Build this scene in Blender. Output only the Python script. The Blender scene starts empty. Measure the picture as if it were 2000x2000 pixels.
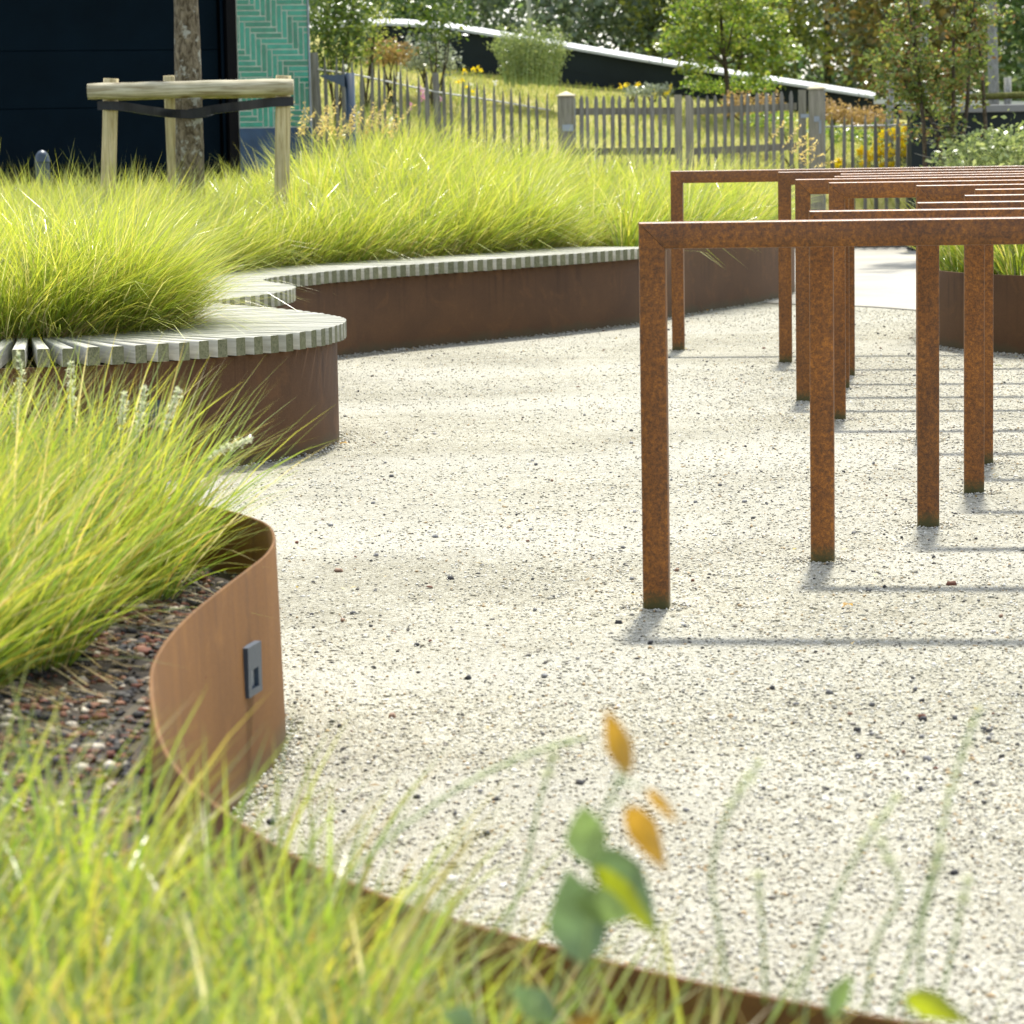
import bpy, math, random
import numpy as np
from mathutils import Vector, Matrix, geometry
R = math.radians
random.seed(7); rng = np.random.default_rng(7)
sc = bpy.context.scene
COL = sc.collection

# ------------------------------------------------------------------ camera
CAM_H, PITCH, ROLL = 1.116, R(7.08), R(1.0)
cam = bpy.data.cameras.new('camera'); cam_o = bpy.data.objects.new('camera', cam); COL.objects.link(cam_o)
cam.sensor_width = 24.0; cam.sensor_height = 24.0; cam.lens = 72.0; cam.clip_start = 0.05; cam.clip_end = 2000
_fw = Vector((0, math.cos(PITCH), -math.sin(PITCH))); _up0 = Vector((0, math.sin(PITCH), math.cos(PITCH))); _rt0 = Vector((1, 0, 0))
_rt = _rt0*math.cos(ROLL) - _up0*math.sin(ROLL); _up = _up0*math.cos(ROLL) + _rt0*math.sin(ROLL)
cam_o.matrix_world = Matrix(((_rt.x, _up.x, -_fw.x, 0), (_rt.y, _up.y, -_fw.y, 0), (_rt.z, _up.z, -_fw.z, CAM_H), (0, 0, 0, 1)))
cam.dof.use_dof = True; cam.dof.focus_distance = 9.3; cam.dof.aperture_fstop = 7.1
sc.camera = cam_o

# ------------------------------------------------------------------ light
SUN_DIR = Vector((0.075, 0.50, 0.90)).normalized()      # towards the sun
SUN_EL = math.asin(SUN_DIR.z); SUN_AZ = math.atan2(SUN_DIR.x, SUN_DIR.y)
w = bpy.data.worlds.new('World'); sc.world = w; w.use_nodes = True
nt = w.node_tree; nt.nodes.clear()
sky = nt.nodes.new('ShaderNodeTexSky'); sky.sky_type = 'NISHITA'; sky.sun_disc = False
sky.sun_elevation = SUN_EL; sky.sun_rotation = SUN_AZ; sky.air_density = 1.0; sky.dust_density = 1.2; sky.ozone_density = 1.0
bg = nt.nodes.new('ShaderNodeBackground'); bg.inputs['Strength'].default_value = 0.15
wo = nt.nodes.new('ShaderNodeOutputWorld')
hs = nt.nodes.new('ShaderNodeHueSaturation'); hs.inputs['Saturation'].default_value = 0.5      # thin bright haze
nt.links.new(sky.outputs[0], hs.inputs['Color']); nt.links.new(hs.outputs[0], bg.inputs[0]); nt.links.new(bg.outputs[0], wo.inputs[0])
sun = bpy.data.lights.new('sun', 'SUN'); sun.energy = 3.5; sun.angle = R(3.6); sun.color = (1.0, 0.962, 0.88)
sun_o = bpy.data.objects.new('sun', sun); COL.objects.link(sun_o)
sun_o.rotation_euler = SUN_DIR.to_track_quat('Z', 'Y').to_euler()
sc.view_settings.view_transform = 'Standard'; sc.view_settings.look = 'None'
sc.view_settings.exposure = 1.16; sc.view_settings.gamma = 1.0; sc.view_settings.use_curve_mapping = False
sc.render.engine = 'CYCLES'
cy = sc.cycles
cy.use_denoising = True
cy.max_bounces = 8; cy.diffuse_bounces = 4; cy.transmission_bounces = 5; cy.glossy_bounces = 3; cy.transparent_max_bounces = 8
cy.caustics_reflective = False; cy.caustics_refractive = False

# ------------------------------------------------------------------ helpers
# lay-out helper: the point at distance Y seen in the photograph at (px, py), 2000-pixel coordinates
def pz(px, py, Y):   # a point on the photograph's ray at distance Y (used only to lay plants out)
    d = _rt*((px-1000)/6000)-_up*((py-1000)/6000)+_fw; return Vector((0, 0, CAM_H))+d*(Y/d.y)
def tag(o, label=None, cat=None, group=None, kind=None):
    if label: o['label'] = label
    if cat: o['category'] = cat
    if group: o['group'] = group
    if kind: o['kind'] = kind
    return o

def put(o, parent=None):
    COL.objects.link(o)
    if parent is not None:
        o.parent = parent
        if parent.type == 'EMPTY': o.matrix_parent_inverse = Matrix.Translation(parent.location).inverted()
    return o

def thing(name, loc, label, cat, group=None):
    o = bpy.data.objects.new(name, None); o.empty_display_size = 0.1; o.location = loc; COL.objects.link(o)
    return tag(o, label, cat, group)

def me_from(name, v, f, mat=None, smooth=False):
    m = bpy.data.meshes.new(name); m.from_pydata([tuple(p) for p in v], [], f); m.update()
    if mat: m.materials.append(mat)
    if smooth:
        m.polygons.foreach_set('use_smooth', np.ones(len(m.polygons), bool))
    return m

def np_mesh(name, verts, quads=None, tris=None, mat=None, attr=None, smooth=False):
    m = bpy.data.meshes.new(name); nv = len(verts)
    m.vertices.add(nv); m.vertices.foreach_set('co', np.asarray(verts, np.float32).ravel())
    parts = []; starts = []; n = 0
    for a, k in ((quads, 4), (tris, 3)):
        if a is not None and len(a):
            parts.append(np.asarray(a, np.int32).ravel()); starts.append(n + k*np.arange(len(a))); n += k*len(a)
    idx = np.concatenate(parts); st = np.concatenate(starts).astype(np.int32)
    m.loops.add(len(idx)); m.loops.foreach_set('vertex_index', idx)
    m.polygons.add(len(st)); m.polygons.foreach_set('loop_start', st)
    if smooth: m.polygons.foreach_set('use_smooth', np.ones(len(st), bool))
    m.update(calc_edges=True)
    if attr is not None:
        a = m.attributes.new('tt', 'FLOAT', 'POINT'); a.data.foreach_set('value', np.asarray(attr, np.float32))
    if mat: m.materials.append(mat)
    return m

class MB:
    def __init__(s): s.v = []; s.f = []
    def add(s, v, f):
        n = len(s.v); s.v += [tuple(p) for p in v]; s.f += [tuple(i+n for i in q) for q in f]; return s
    def box(s, c, d, rot=None, bev=0.0):
        x, y, z = d[0]/2, d[1]/2, d[2]/2
        if bev <= 0:
            v = [Vector((a*x, b*y, e*z)) for e in (-1, 1) for a, b in ((-1, -1), (1, -1), (1, 1), (-1, 1))]
            f = [(3, 2, 1, 0), (4, 5, 6, 7), (0, 1, 5, 4), (1, 2, 6, 5), (2, 3, 7, 6), (3, 0, 4, 7)]
        else:   # chamfered box: 24 verts
            b_ = bev; v = []; idx = {}
            for e in (-1, 1):
                for a in (-1, 1):
                    for b in (-1, 1):
                        for ax in range(3):
                            p = [a*(x-b_), b*(y-b_), e*(z-b_)]; p[ax] = (a*x, b*y, e*z)[ax]
                            idx[(a, b, e, ax)] = len(v); v.append(Vector(p))
            f = []
            for sg in (-1, 1):
                f.append(tuple(idx[(sg, b, e, 0)] for b, e in ((-1, -1), (1, -1), (1, 1), (-1, 1))))
                f.append(tuple(idx[(a, sg, e, 1)] for a, e in ((-1, -1), (-1, 1), (1, 1), (1, -1))))
                f.append(tuple(idx[(a, b, sg, 2)] for a, b in ((-1, -1), (1, -1), (1, 1), (-1, 1))))
            for a in (-1, 1):
                for b in (-1, 1):
                    f.append((idx[(a, b, -1, 0)], idx[(a, b, 1, 0)], idx[(a, b, 1, 1)], idx[(a, b, -1, 1)]))
                    f.append((idx[(a, -1, b, 0)], idx[(a, 1, b, 0)], idx[(a, 1, b, 2)], idx[(a, -1, b, 2)]))
                    f.append((idx[(-1, a, b, 1)], idx[(1, a, b, 1)], idx[(1, a, b, 2)], idx[(-1, a, b, 2)]))
                    for e in (-1, 1): f.append(tuple(idx[(a, b, e, k)] for k in range(3)))
        if rot is not None: v = [rot @ p for p in v]
        return s.add([p + Vector(c) for p in v], f)
    def tube(s, pts, rad, n=8, caps=True):
        pts = [Vector(p) for p in pts]
        if not hasattr(rad, '__len__'): rad = [rad]*len(pts)
        v = []; f = []; ref = None
        for i, p in enumerate(pts):
            d = (pts[min(i+1, len(pts)-1)] - pts[max(i-1, 0)])
            d = d.normalized() if d.length > 1e-9 else Vector((0, 0, 1))
            if ref is None:
                ref = d.orthogonal().normalized()
            ref = (ref - d*ref.dot(d)); ref = ref.normalized() if ref.length > 1e-6 else d.orthogonal().normalized()
            b = d.cross(ref)
            for k in range(n):
                a = 2*math.pi*k/n; v.append(p + (ref*math.cos(a) + b*math.sin(a))*rad[i])
        for i in range(len(pts)-1):
            for k in range(n): f.append((i*n+k, i*n+(k+1) % n, (i+1)*n+(k+1) % n, (i+1)*n+k))
        if caps:
            f.append(tuple(range(n-1, -1, -1))); f.append(tuple((len(pts)-1)*n+k for k in range(n)))
        return s.add(v, f)
    def prism(s, poly, z0, z1, M=None):
        n = len(poly); v = [Vector((x, y, z0)) for x, y in poly] + [Vector((x, y, z1)) for x, y in poly]
        f = [tuple(range(n-1, -1, -1)), tuple(range(n, 2*n))] + [(i, (i+1) % n, n+(i+1) % n, n+i) for i in range(n)]
        if M is not None: v = [M @ p for p in v]
        return s.add(v, f)
    def build(s, name, mat, parent=None, smooth=False, **k):
        o = bpy.data.objects.new(name, me_from(name, s.v, s.f, mat, smooth)); put(o, parent)
        return tag(o, **k) if k else o

def spline(pts, step=0.04, closed=False):
    """Catmull-Rom through the points, resampled by arc length."""
    P = [np.array(p, float) for p in pts]; n = len(P); out = []
    rngi = range(n if closed else n-1)
    for i in rngi:
        p0 = P[(i-1) % n] if (closed or i > 0) else P[i]*2-P[i+1]
        p1 = P[i]; p2 = P[(i+1) % n]; p3 = P[(i+2) % n] if (closed or i+2 < n) else p2*2-p1
        # centripetal-ish tangents scaled to the local spacing
        d1 = np.linalg.norm(p2-p1); d0 = max(np.linalg.norm(p1-p0), 1e-6); d2 = max(np.linalg.norm(p3-p2), 1e-6)
        m1 = ((p1-p0)/d0*d1 + (p2-p1)/d1*d0)/(d0+d1)*d1
        m2 = ((p2-p1)/d1*d2 + (p3-p2)/d2*d1)/(d1+d2)*d1
        for t in np.linspace(0, 1, 24, endpoint=False):
            t2, t3 = t*t, t*t*t
            out.append((2*t3-3*t2+1)*p1+(t3-2*t2+t)*m1+(-2*t3+3*t2)*p2+(t3-t2)*m2)
    out.append(P[0] if closed else P[-1])
    out = np.array(out); seg = np.linalg.norm(np.diff(out, axis=0), axis=1); s = np.concatenate([[0], np.cumsum(seg)])
    k = int(s[-1]/step)+1; ss = np.linspace(0, s[-1], k)
    return np.stack([np.interp(ss, s, out[:, j]) for j in range(out.shape[1])], 1), ss

def inside(poly, pts):
    x, y = pts[:, 0], pts[:, 1]; r = np.zeros(len(pts), bool); n = len(poly); j = n-1
    for i in range(n):
        xi, yi = poly[i]; xj, yj = poly[j]
        c = ((yi > y) != (yj > y)) & (x < (xj-xi)*(y-yi)/(yj-yi+1e-12)+xi); r ^= c; j = i
    return r

def dist_to(poly, pts):
    d = np.full(len(pts), 1e9)
    for i in range(0, len(poly), 400):
        q = poly[i:i+400]; d = np.minimum(d, np.sqrt(((pts[:, None, :]-q[None])**2).sum(2)).min(1))
    return d

def vnoise(x, y, seed=0):
    r = np.random.default_rng(seed); a = np.zeros_like(x)
    for k in range(7):
        th, f, ph = r.uniform(0, 6.28), r.uniform(0.6, 2.6), r.uniform(0, 6.28)
        a = a + np.sin((x*math.cos(th)+y*math.sin(th))*f+ph)
    return a/4

# ------------------------------------------------------------------ materials
def new_mat(name):
    m = bpy.data.materials.new(name); m.use_nodes = True; n = m.node_tree; n.nodes.clear()
    o = n.nodes.new('ShaderNodeOutputMaterial'); return m, n, o

class NT:
    def __init__(s, n): s.n = n
    def node(s, t, **k):
        a = s.n.nodes.new(t)
        for q, v in k.items(): setattr(a, q, v)
        return a
    def link(s, a, b): s.n.links.new(a, b)
    def coord(s, kind='Object', scale=(1, 1, 1), src=None):
        mp = s.node('ShaderNodeMapping'); mp.inputs['Scale'].default_value = scale
        if src is None:
            tc = s.node('ShaderNodeTexCoord'); src = tc.outputs[kind]
        s.link(src, mp.inputs[0]); return mp.outputs[0]
    def pos(s):
        return s.node('ShaderNodeNewGeometry').outputs['Position']
    def noise(s, vec, scale, detail=4, rough=0.55, dist=0.0):
        a = s.node('ShaderNodeTexNoise'); a.inputs['Scale'].default_value = scale; a.inputs['Detail'].default_value = detail
        a.inputs['Roughness'].default_value = rough; a.inputs['Distortion'].default_value = dist; s.link(vec, a.inputs['Vector']); return a.outputs['Fac']
    def ramp(s, fac, stops, interp='LINEAR'):
        a = s.node('ShaderNodeValToRGB'); a.color_ramp.interpolation = interp; e = a.color_ramp.elements
        while len(e) < len(stops): e.new(0.5)
        for i, (p, c) in enumerate(stops):
            e[i].position = p; e[i].color = tuple(c)+(1,) if len(c) == 3 else c
        s.link(fac, a.inputs[0]); return a.outputs[0]
    def mix(s, a, b, fac, mode='MIX'):
        m = s.node('ShaderNodeMix', data_type='RGBA', blend_type=mode)
        for v, k in ((fac, 0), (a, 6), (b, 7)):
            if hasattr(v, 'links'): s.link(v, m.inputs[k])
            elif k == 0: m.inputs[0].default_value = v
            else: m.inputs[k].default_value = tuple(v)+(1,)
        return m.outputs[2]
    def math(s, op, a, b=0.0):
        m = s.node('ShaderNodeMath', operation=op)
        for v, k in ((a, 0), (b, 1)):
            if hasattr(v, 'links'): s.link(v, m.inputs[k])
            else: m.inputs[k].default_value = v
        return m.outputs[0]
    def sep(s, vec):
        a = s.node('ShaderNodeSeparateXYZ'); s.link(vec, a.inputs[0]); return a.outputs
    def bump(s, h, strength=0.3, dist=0.01):
        b = s.node('ShaderNodeBump'); b.inputs['Strength'].default_value = strength; b.inputs['Distance'].default_value = dist
        s.link(h, b.inputs['Height']); return b.outputs[0]
    def bsdf(s, out, color, rough=0.6, normal=None, metallic=0.0, spec=0.5, coat=0.0):
        p = s.node('ShaderNodeBsdfPrincipled')
        for v, k in ((color, 'Base Color'), (rough, 'Roughness')):
            if hasattr(v, 'links'): s.link(v, p.inputs[k])
            elif k == 'Base Color': p.inputs[k].default_value = tuple(v)+(1,)
            else: p.inputs[k].default_value = v
        p.inputs['Metallic'].default_value = metallic; p.inputs['Specular IOR Level'].default_value = spec; p.inputs['Coat Weight'].default_value = coat
        if normal is not None: s.link(normal, p.inputs['Normal'])
        s.link(p.outputs[0], out.inputs[0]); return p

def plain(name, col, rough=0.6, metallic=0.0, spec=0.5, var=0.12, scale=6.0):
    m, n, o = new_mat(name); t = NT(n); c = t.coord()
    f = t.noise(c, scale, 5)
    a = tuple(min(1, x*(1+var)) for x in col); b = tuple(x*(1-var) for x in col)
    t.bsdf(o, t.ramp(f, [(0.3, b), (0.7, a)]), rough, t.bump(t.noise(c, scale*12, 4), 0.15, 0.003), metallic, spec); return m

def foliage(name, stops, trans=0.5, gloss=0.06, tip=None, tipfac=0.0, tpow=2.2):
    """leaf / blade material: diffuse + translucent + a little gloss, colour picked per leaf."""
    m, n, o = new_mat(name); t = NT(n)
    g = t.node('ShaderNodeNewGeometry'); col = t.ramp(g.outputs['Random Per Island'], stops)
    if tip is not None:
        at = t.node('ShaderNodeAttribute', attribute_name='tt')
        f = t.math('MULTIPLY', t.math('POWER', at.outputs['Fac'], tpow), tipfac)
        col = t.mix(col, tip, f)
    d = t.node('ShaderNodeBsdfDiffuse'); tr = t.node('ShaderNodeBsdfTranslucent'); gl = t.node('ShaderNodeBsdfGlossy')
    gl.inputs['Roughness'].default_value = 0.30
    t.link(col, d.inputs[0])
    tc = t.mix(col, (1.0, 1.0, 0.7), 1.0, 'MULTIPLY'); br = t.node('ShaderNodeBrightContrast'); br.inputs['Bright'].default_value = 0.0
    t.link(tc, br.inputs[0]); t.link(br.outputs[0], tr.inputs[0])
    m1 = t.node('ShaderNodeMixShader'); m1.inputs[0].default_value = trans; t.link(d.outputs[0], m1.inputs[1]); t.link(tr.outputs[0], m1.inputs[2])
    m2 = t.node('ShaderNodeMixShader'); m2.inputs[0].default_value = gloss; t.link(m1.outputs[0], m2.inputs[1]); t.link(gl.outputs[0], m2.inputs[2])
    t.link(m2.outputs[0], o.inputs[0]); return m

def stones_mat(name, stops, rough=0.8):
    m, n, o = new_mat(name); t = NT(n); g = t.node('ShaderNodeNewGeometry')
    c = t.ramp(g.outputs['Random Per Island'], stops, 'CONSTANT'); k = t.noise(t.pos(), 300, 3)
    c = t.mix(c, t.ramp(k, [(0.3, (0.75, 0.75, 0.75)), (0.7, (1.1, 1.08, 1.05))]), 1.0, 'MULTIPLY')
    t.bsdf(o, c, rough, None, spec=0.3); return m

def gravel_mat():
    m, n, o = new_mat('gravel'); t = NT(n); p = t.pos()
    v = t.node('ShaderNodeTexVoronoi'); v.inputs['Scale'].default_value = 175; t.link(p, v.inputs['Vector'])
    r = t.sep(v.outputs['Color'])
    c = t.ramp(r[0], [(0.0, (0.06, 0.06, 0.053)), (0.035, (0.17, 0.163, 0.135)), (0.12, (0.32, 0.307, 0.25)), (0.4, (0.43, 0.417, 0.35)), (0.75, (0.50, 0.495, 0.435)), (1.0, (0.62, 0.62, 0.575))])
    big = t.noise(p, 1.1, 4); fine = t.noise(p, 11, 4)
    c = t.mix(c, t.ramp(big, [(0.36, (0.80, 0.785, 0.74)), (0.62, (1.05, 1.04, 1.01))]), 1.0, 'MULTIPLY')
    c = t.mix(c, t.ramp(fine, [(0.35, (0.86, 0.85, 0.82)), (0.6, (1.0, 1.0, 1.0))]), 1.0, 'MULTIPLY')
    c = t.mix(c, (0.995, 0.98, 0.92), 1.0, 'MULTIPLY')
    worn = t.ramp(t.noise(t.coord(src=p, scale=(0.55, 1.0, 1.0)), 0.75, 5, 0.6), [(0.44, (0, 0, 0)), (0.62, (1, 1, 1))])
    c = t.mix(c, t.mix((0.42, 0.405, 0.33), (0.56, 0.545, 0.465), t.noise(p, 60, 4)), t.math('MULTIPLY', worn, 0.6))
    h = t.math('MULTIPLY', v.outputs['Distance'], -1.0)
    t.bsdf(o, c, 0.9, t.bump(h, 1.0, 0.008), spec=0.2); return m

def rust_plate(name, cols, blotc, runf):      # smooth weathering-steel sheet of the planters
    m, n, o = new_mat(name); t = NT(n); p = t.pos()
    a = t.noise(p, 1.75, 6, 0.6, 0.6); st = t.noise(t.coord(src=p, scale=(18, 18, 1.6)), 1.0, 5, 0.65)
    c = t.ramp(a, [(0.25, cols[0]), (0.5, cols[1]), (0.75, cols[2])])
    c = t.mix(c, t.ramp(st, [(0.3, (0.66, 0.62, 0.62)), (0.5, (1, 1, 1)), (0.8, (1.15, 1.12, 1.1))]), 0.06, 'MULTIPLY')
    fine = t.noise(p, 160, 3)
    c = t.mix(c, t.ramp(fine, [(0.3, (0.86, 0.84, 0.82)), (0.7, (1.1, 1.08, 1.06))]), 1.0, 'MULTIPLY')
    z = t.sep(p)[2]; al = t.noise(p, 7, 5)
    run = t.noise(t.coord(src=p, scale=(26, 26, 0.9)), 1.0, 5, 0.6); rz = t.ramp(t.math('ADD', z, t.math('MULTIPLY', run, 0.25)), [(0.26, (0, 0, 0)), (0.48, (1, 1, 1))])
    c = t.mix(c, (0.045, 0.024, 0.012), t.math('MULTIPLY', t.math('MULTIPLY', t.ramp(run, [(0.52, (0, 0, 0)), (0.66, (1, 1, 1))]), rz), runf))
    blot = t.noise(p, 5.5, 6, 0.7, 1.0); c = t.mix(c, blotc, t.math('MULTIPLY', t.ramp(blot, [(0.54, (0, 0, 0)), (0.70, (1, 1, 1))]), 0.5))
    f = t.math('MULTIPLY', t.ramp(t.math('ADD', z, t.math('MULTIPLY', al, 0.08)), [(0.05, (1, 1, 1)), (0.10, (0, 0, 0))]), 0.6)
    c = t.mix(c, (0.07, 0.07, 0.035), f)
    t.bsdf(o, c, 0.75, t.bump(fine, 0.25, 0.001), spec=0.2); return m

def rust_tube():       # coarse speckled rust of the hoops
    m, n, o = new_mat('rust_tube'); t = NT(n); p = t.pos(); oi = t.node('ShaderNodeObjectInfo')
    a = t.noise(p, 95, 6, 0.75); b = t.noise(p, 330, 4, 0.7); e = t.noise(t.coord(src=p, scale=(1, 1, 0.35)), 16, 4)
    c = t.ramp(a, [(0.3, (0.085, 0.033, 0.009)), (0.47, (0.18, 0.068, 0.011)), (0.6, (0.31, 0.118, 0.014)), (0.76, (0.42, 0.175, 0.025))])
    c = t.mix(c, t.ramp(b, [(0.32, (0.45, 0.4, 0.4)), (0.52, (1, 1, 1)), (0.72, (1.4, 1.3, 1.2))]), 0.9, 'MULTIPLY')
    c = t.mix(c, t.ramp(e, [(0.32, (0.74, 0.70, 0.68)), (0.6, (1.08, 1.08, 1.08))]), 0.8, 'MULTIPLY')
    lowf = t.noise(p, 4.5, 4); c = t.mix(c, t.ramp(lowf, [(0.35, (0.78, 0.76, 0.75)), (0.65, (1.14, 1.12, 1.08))]), 0.8, 'MULTIPLY')
    c = t.mix(c, t.ramp(oi.outputs['Random'], [(0, (0.80, 0.80, 0.82)), (1, (1.05, 1.03, 1.0))]), 1.0, 'MULTIPLY')
    z = t.sep(p)[2]
    f = t.math('MULTIPLY', t.ramp(t.math('ADD', z, t.math('MULTIPLY', a, 0.05)), [(0.036, (1, 1, 1)), (0.072, (0, 0, 0))]), 0.85)
    c = t.mix(c, (0.05, 0.06, 0.014), f)
    t.bsdf(o, c, t.ramp(a, [(0.3, (0.36,)*3), (0.7, (0.52,)*3)]), t.bump(b, 0.35, 0.001), spec=0.4); return m

def wood_mat(name, lo, hi, axis='X', grain=1.0, green=0.0, knots=False):
    m, n, o = new_mat(name); t = NT(n)
    sc_ = {'X': (3*grain, 60*grain, 60*grain), 'Z': (60*grain, 60*grain, 3*grain)}[axis]
    tc = t.node('ShaderNodeTexCoord'); oi = t.node('ShaderNodeObjectInfo')
    sh = t.node('ShaderNodeVectorMath', operation='ADD'); mul = t.node('ShaderNodeVectorMath', operation='SCALE'); mul.inputs['Scale'].default_value = 1.0
    cx = t.node('ShaderNodeCombineXYZ'); t.link(t.math('MULTIPLY', oi.outputs['Random'], 37.0), cx.inputs[0]); t.link(t.math('MULTIPLY', oi.outputs['Random'], 11.0), cx.inputs[1])
    t.link(tc.outputs['Object'], sh.inputs[0]); t.link(cx.outputs[0], sh.inputs[1])
    v = t.coord(src=sh.outputs[0], scale=sc_); g = t.noise(v, 1.0, 6, 0.6, 1.2); big = t.noise(sh.outputs[0], 9, 4)
    c = t.ramp(g, [(0.34, lo), (0.62, hi)])
    c = t.mix(c, t.ramp(oi.outputs['Random'], [(0, (0.76, 0.77, 0.73)), (0.5, (0.95, 0.95, 0.93)), (1, (1.10, 1.08, 1.05))]), 1.0, 'MULTIPLY')
    if green: c = t.mix(c, (0.16, 0.17, 0.075), t.math('MULTIPLY', t.ramp(big, [(0.4, (0, 0, 0)), (0.7, (1, 1, 1))]), green))
    if knots:
        k = t.node('ShaderNodeTexVoronoi'); k.inputs['Scale'].default_value = 1.0; t.link(t.coord(src=sh.outputs[0], scale=(9, 9, 3.5) if axis == 'Z' else (3.5, 9, 9)), k.inputs['Vector'])
        c = t.mix(c, (0.10, 0.055, 0.02), t.ramp(k.outputs['Distance'], [(0.06, (0.85,)*3), (0.16, (0, 0, 0))]))
    t.bsdf(o, c, 0.8, t.bump(g, 0.35, 0.002), spec=0.25); return m

def bark_mat(name, lo, hi, lichen=0.0):
    m, n, o = new_mat(name); t = NT(n); p = t.coord()
    a = t.noise(t.coord(scale=(1, 1, 0.45)), 38, 7, 0.72, 0.8); c = t.ramp(a, [(0.38, lo), (0.62, hi)])
    if lichen: c = t.mix(c, (0.42, 0.42, 0.36), t.math('MULTIPLY', t.ramp(t.noise(p, 13, 5, 0.7), [(0.56, (0, 0, 0)), (0.62, (1, 1, 1))]), lichen))
    t.bsdf(o, c, 0.85, t.bump(a, 1.0, 0.02), spec=0.2); return m

def tile_mat():
    m, n, o = new_mat('teal_glaze'); t = NT(n); oi = t.node('ShaderNodeObjectInfo')
    c = t.ramp(oi.outputs['Random'], [(0, (0.006, 0.17, 0.095)), (0.5, (0.008, 0.225, 0.135)), (1, (0.010, 0.275, 0.185))])
    k = t.noise(t.pos(), 18, 4); c = t.mix(c, t.ramp(k, [(0.3, (0.8,)*3), (0.7, (1.15,)*3)]), 1.0, 'MULTIPLY')
    t.bsdf(o, c, 0.22, t.bump(t.noise(t.pos(), 40, 2), 0.08, 0.002), spec=0.5, coat=0.3); return m

def lawn_mat():
    m, n, o = new_mat('lawn'); t = NT(n); p = t.pos()
    a = t.noise(p, 0.9, 5, 0.6); b = t.noise(p, 22, 5, 0.7)
    c = t.ramp(a, [(0.3, (0.30, 0.34, 0.09)), (0.5, (0.44, 0.42, 0.13)), (0.7, (0.54, 0.48, 0.22))])
    c = t.mix(c, t.ramp(b, [(0.3, (0.55, 0.62, 0.5)), (0.7, (1.2, 1.15, 1.1))]), 1.0, 'MULTIPLY')
    t.bsdf(o, c, 0.95, t.bump(b, 1.0, 0.06), spec=0.1); return m

def concrete_mat():
    m, n, o = new_mat('path_concrete'); t = NT(n); p = t.pos()
    a = t.noise(p, 1.6, 5); b = t.noise(p, 90, 4)
    c = t.ramp(a, [(0.3, (0.31, 0.29, 0.235)), (0.7, (0.38, 0.365, 0.32))]); c = t.mix(c, t.ramp(b, [(0.3, (0.88,)*3), (0.7, (1.05,)*3)]), 1.0, 'MULTIPLY')
    t.bsdf(o, c, 0.85, t.bump(b, 0.2, 0.002), spec=0.25); return m

M = {}
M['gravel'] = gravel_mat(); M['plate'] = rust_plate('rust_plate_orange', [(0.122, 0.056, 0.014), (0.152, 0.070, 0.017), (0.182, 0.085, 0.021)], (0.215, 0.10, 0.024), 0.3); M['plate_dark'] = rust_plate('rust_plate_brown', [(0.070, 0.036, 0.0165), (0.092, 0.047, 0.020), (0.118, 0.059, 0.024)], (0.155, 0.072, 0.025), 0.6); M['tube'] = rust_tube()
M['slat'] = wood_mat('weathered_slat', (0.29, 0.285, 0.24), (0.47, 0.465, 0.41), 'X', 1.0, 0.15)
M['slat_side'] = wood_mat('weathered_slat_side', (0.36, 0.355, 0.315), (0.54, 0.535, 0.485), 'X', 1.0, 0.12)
M['slat_end'] = wood_mat('slat_end_grain', (0.085, 0.09, 0.048), (0.20, 0.20, 0.125), 'X', 1.6, 0.35)
M['stake'] = wood_mat('pressure_treated_stake', (0.36, 0.28, 0.13), (0.64, 0.55, 0.33), 'Z', 0.8, 0.25, True)
M['beam'] = wood_mat('pressure_treated_beam', (0.30, 0.24, 0.13), (0.68, 0.62, 0.46), 'X', 0.8, 0.2, True)
M['paling'] = wood_mat('grey_paling', (0.12, 0.115, 0.098), (0.25, 0.245, 0.22), 'Z', 1.0)
M['gatewood'] = wood_mat('grey_gate_wood', (0.17, 0.16, 0.125), (0.30, 0.285, 0.235), 'Z', 1.0, 0.2)
M['bark'] = bark_mat('bark_grey', (0.06, 0.045, 0.026), (0.27, 0.225, 0.15), 0.85)
M['bark2'] = bark_mat('bark_brown', (0.045, 0.034, 0.022), (0.12, 0.095, 0.065))
M['bark_pale'] = bark_mat('bark_pale', (0.24, 0.24, 0.2), (0.42, 0.42, 0.38))
M['mossy'] = bark_mat('mossy_log', (0.10, 0.11, 0.02), (0.22, 0.21, 0.06))
M['strap'] = plain('black_strap', (0.004, 0.006, 0.010), 0.35, spec=0.35)
M['tile'] = tile_mat(); M['grout'] = plain('grout', (0.50, 0.54, 0.45), 0.9, var=0.2, scale=12)
M['plinth'] = plain('plinth_blue', (0.028, 0.06, 0.11), 0.75, var=0.35, scale=5)
M['navy'] = plain('navy_cladding', (0.0016, 0.0065, 0.0115), 0.65, spec=0.05, var=0.2, scale=3)
M['black'] = plain('black_metal', (0.003, 0.003, 0.0035), 0.6, spec=0.1)
M['slate'] = plain('slate_blue_paint', (0.035, 0.06, 0.095), 0.4, var=0.1)
M['fixture'] = plain('fixture_grey', (0.035, 0.055, 0.08), 0.4, metallic=0.0, var=0.1)
M['fixture_dark'] = plain('fixture_dark', (0.012, 0.03, 0.045), 0.45, var=0.1)
M['frost'] = plain('frosted_glass', (0.30, 0.31, 0.30), 0.3)
M['blackwall'] = plain('dark_board_wall', (0.010, 0.016, 0.017), 0.6, spec=0.2, var=0.25, scale=1.5)
M['whitecap'] = plain('pale_metal_cap', (0.50, 0.52, 0.53), 0.45, metallic=0.0, var=0.06)
M['greycap'] = plain('grey_cap', (0.16, 0.165, 0.16), 0.6)
M['galv'] = plain('galvanised', (0.28, 0.32, 0.36), 0.45, metallic=0.5)
M['wire'] = plain('pale_rail', (0.5, 0.5, 0.46), 0.5)
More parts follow.
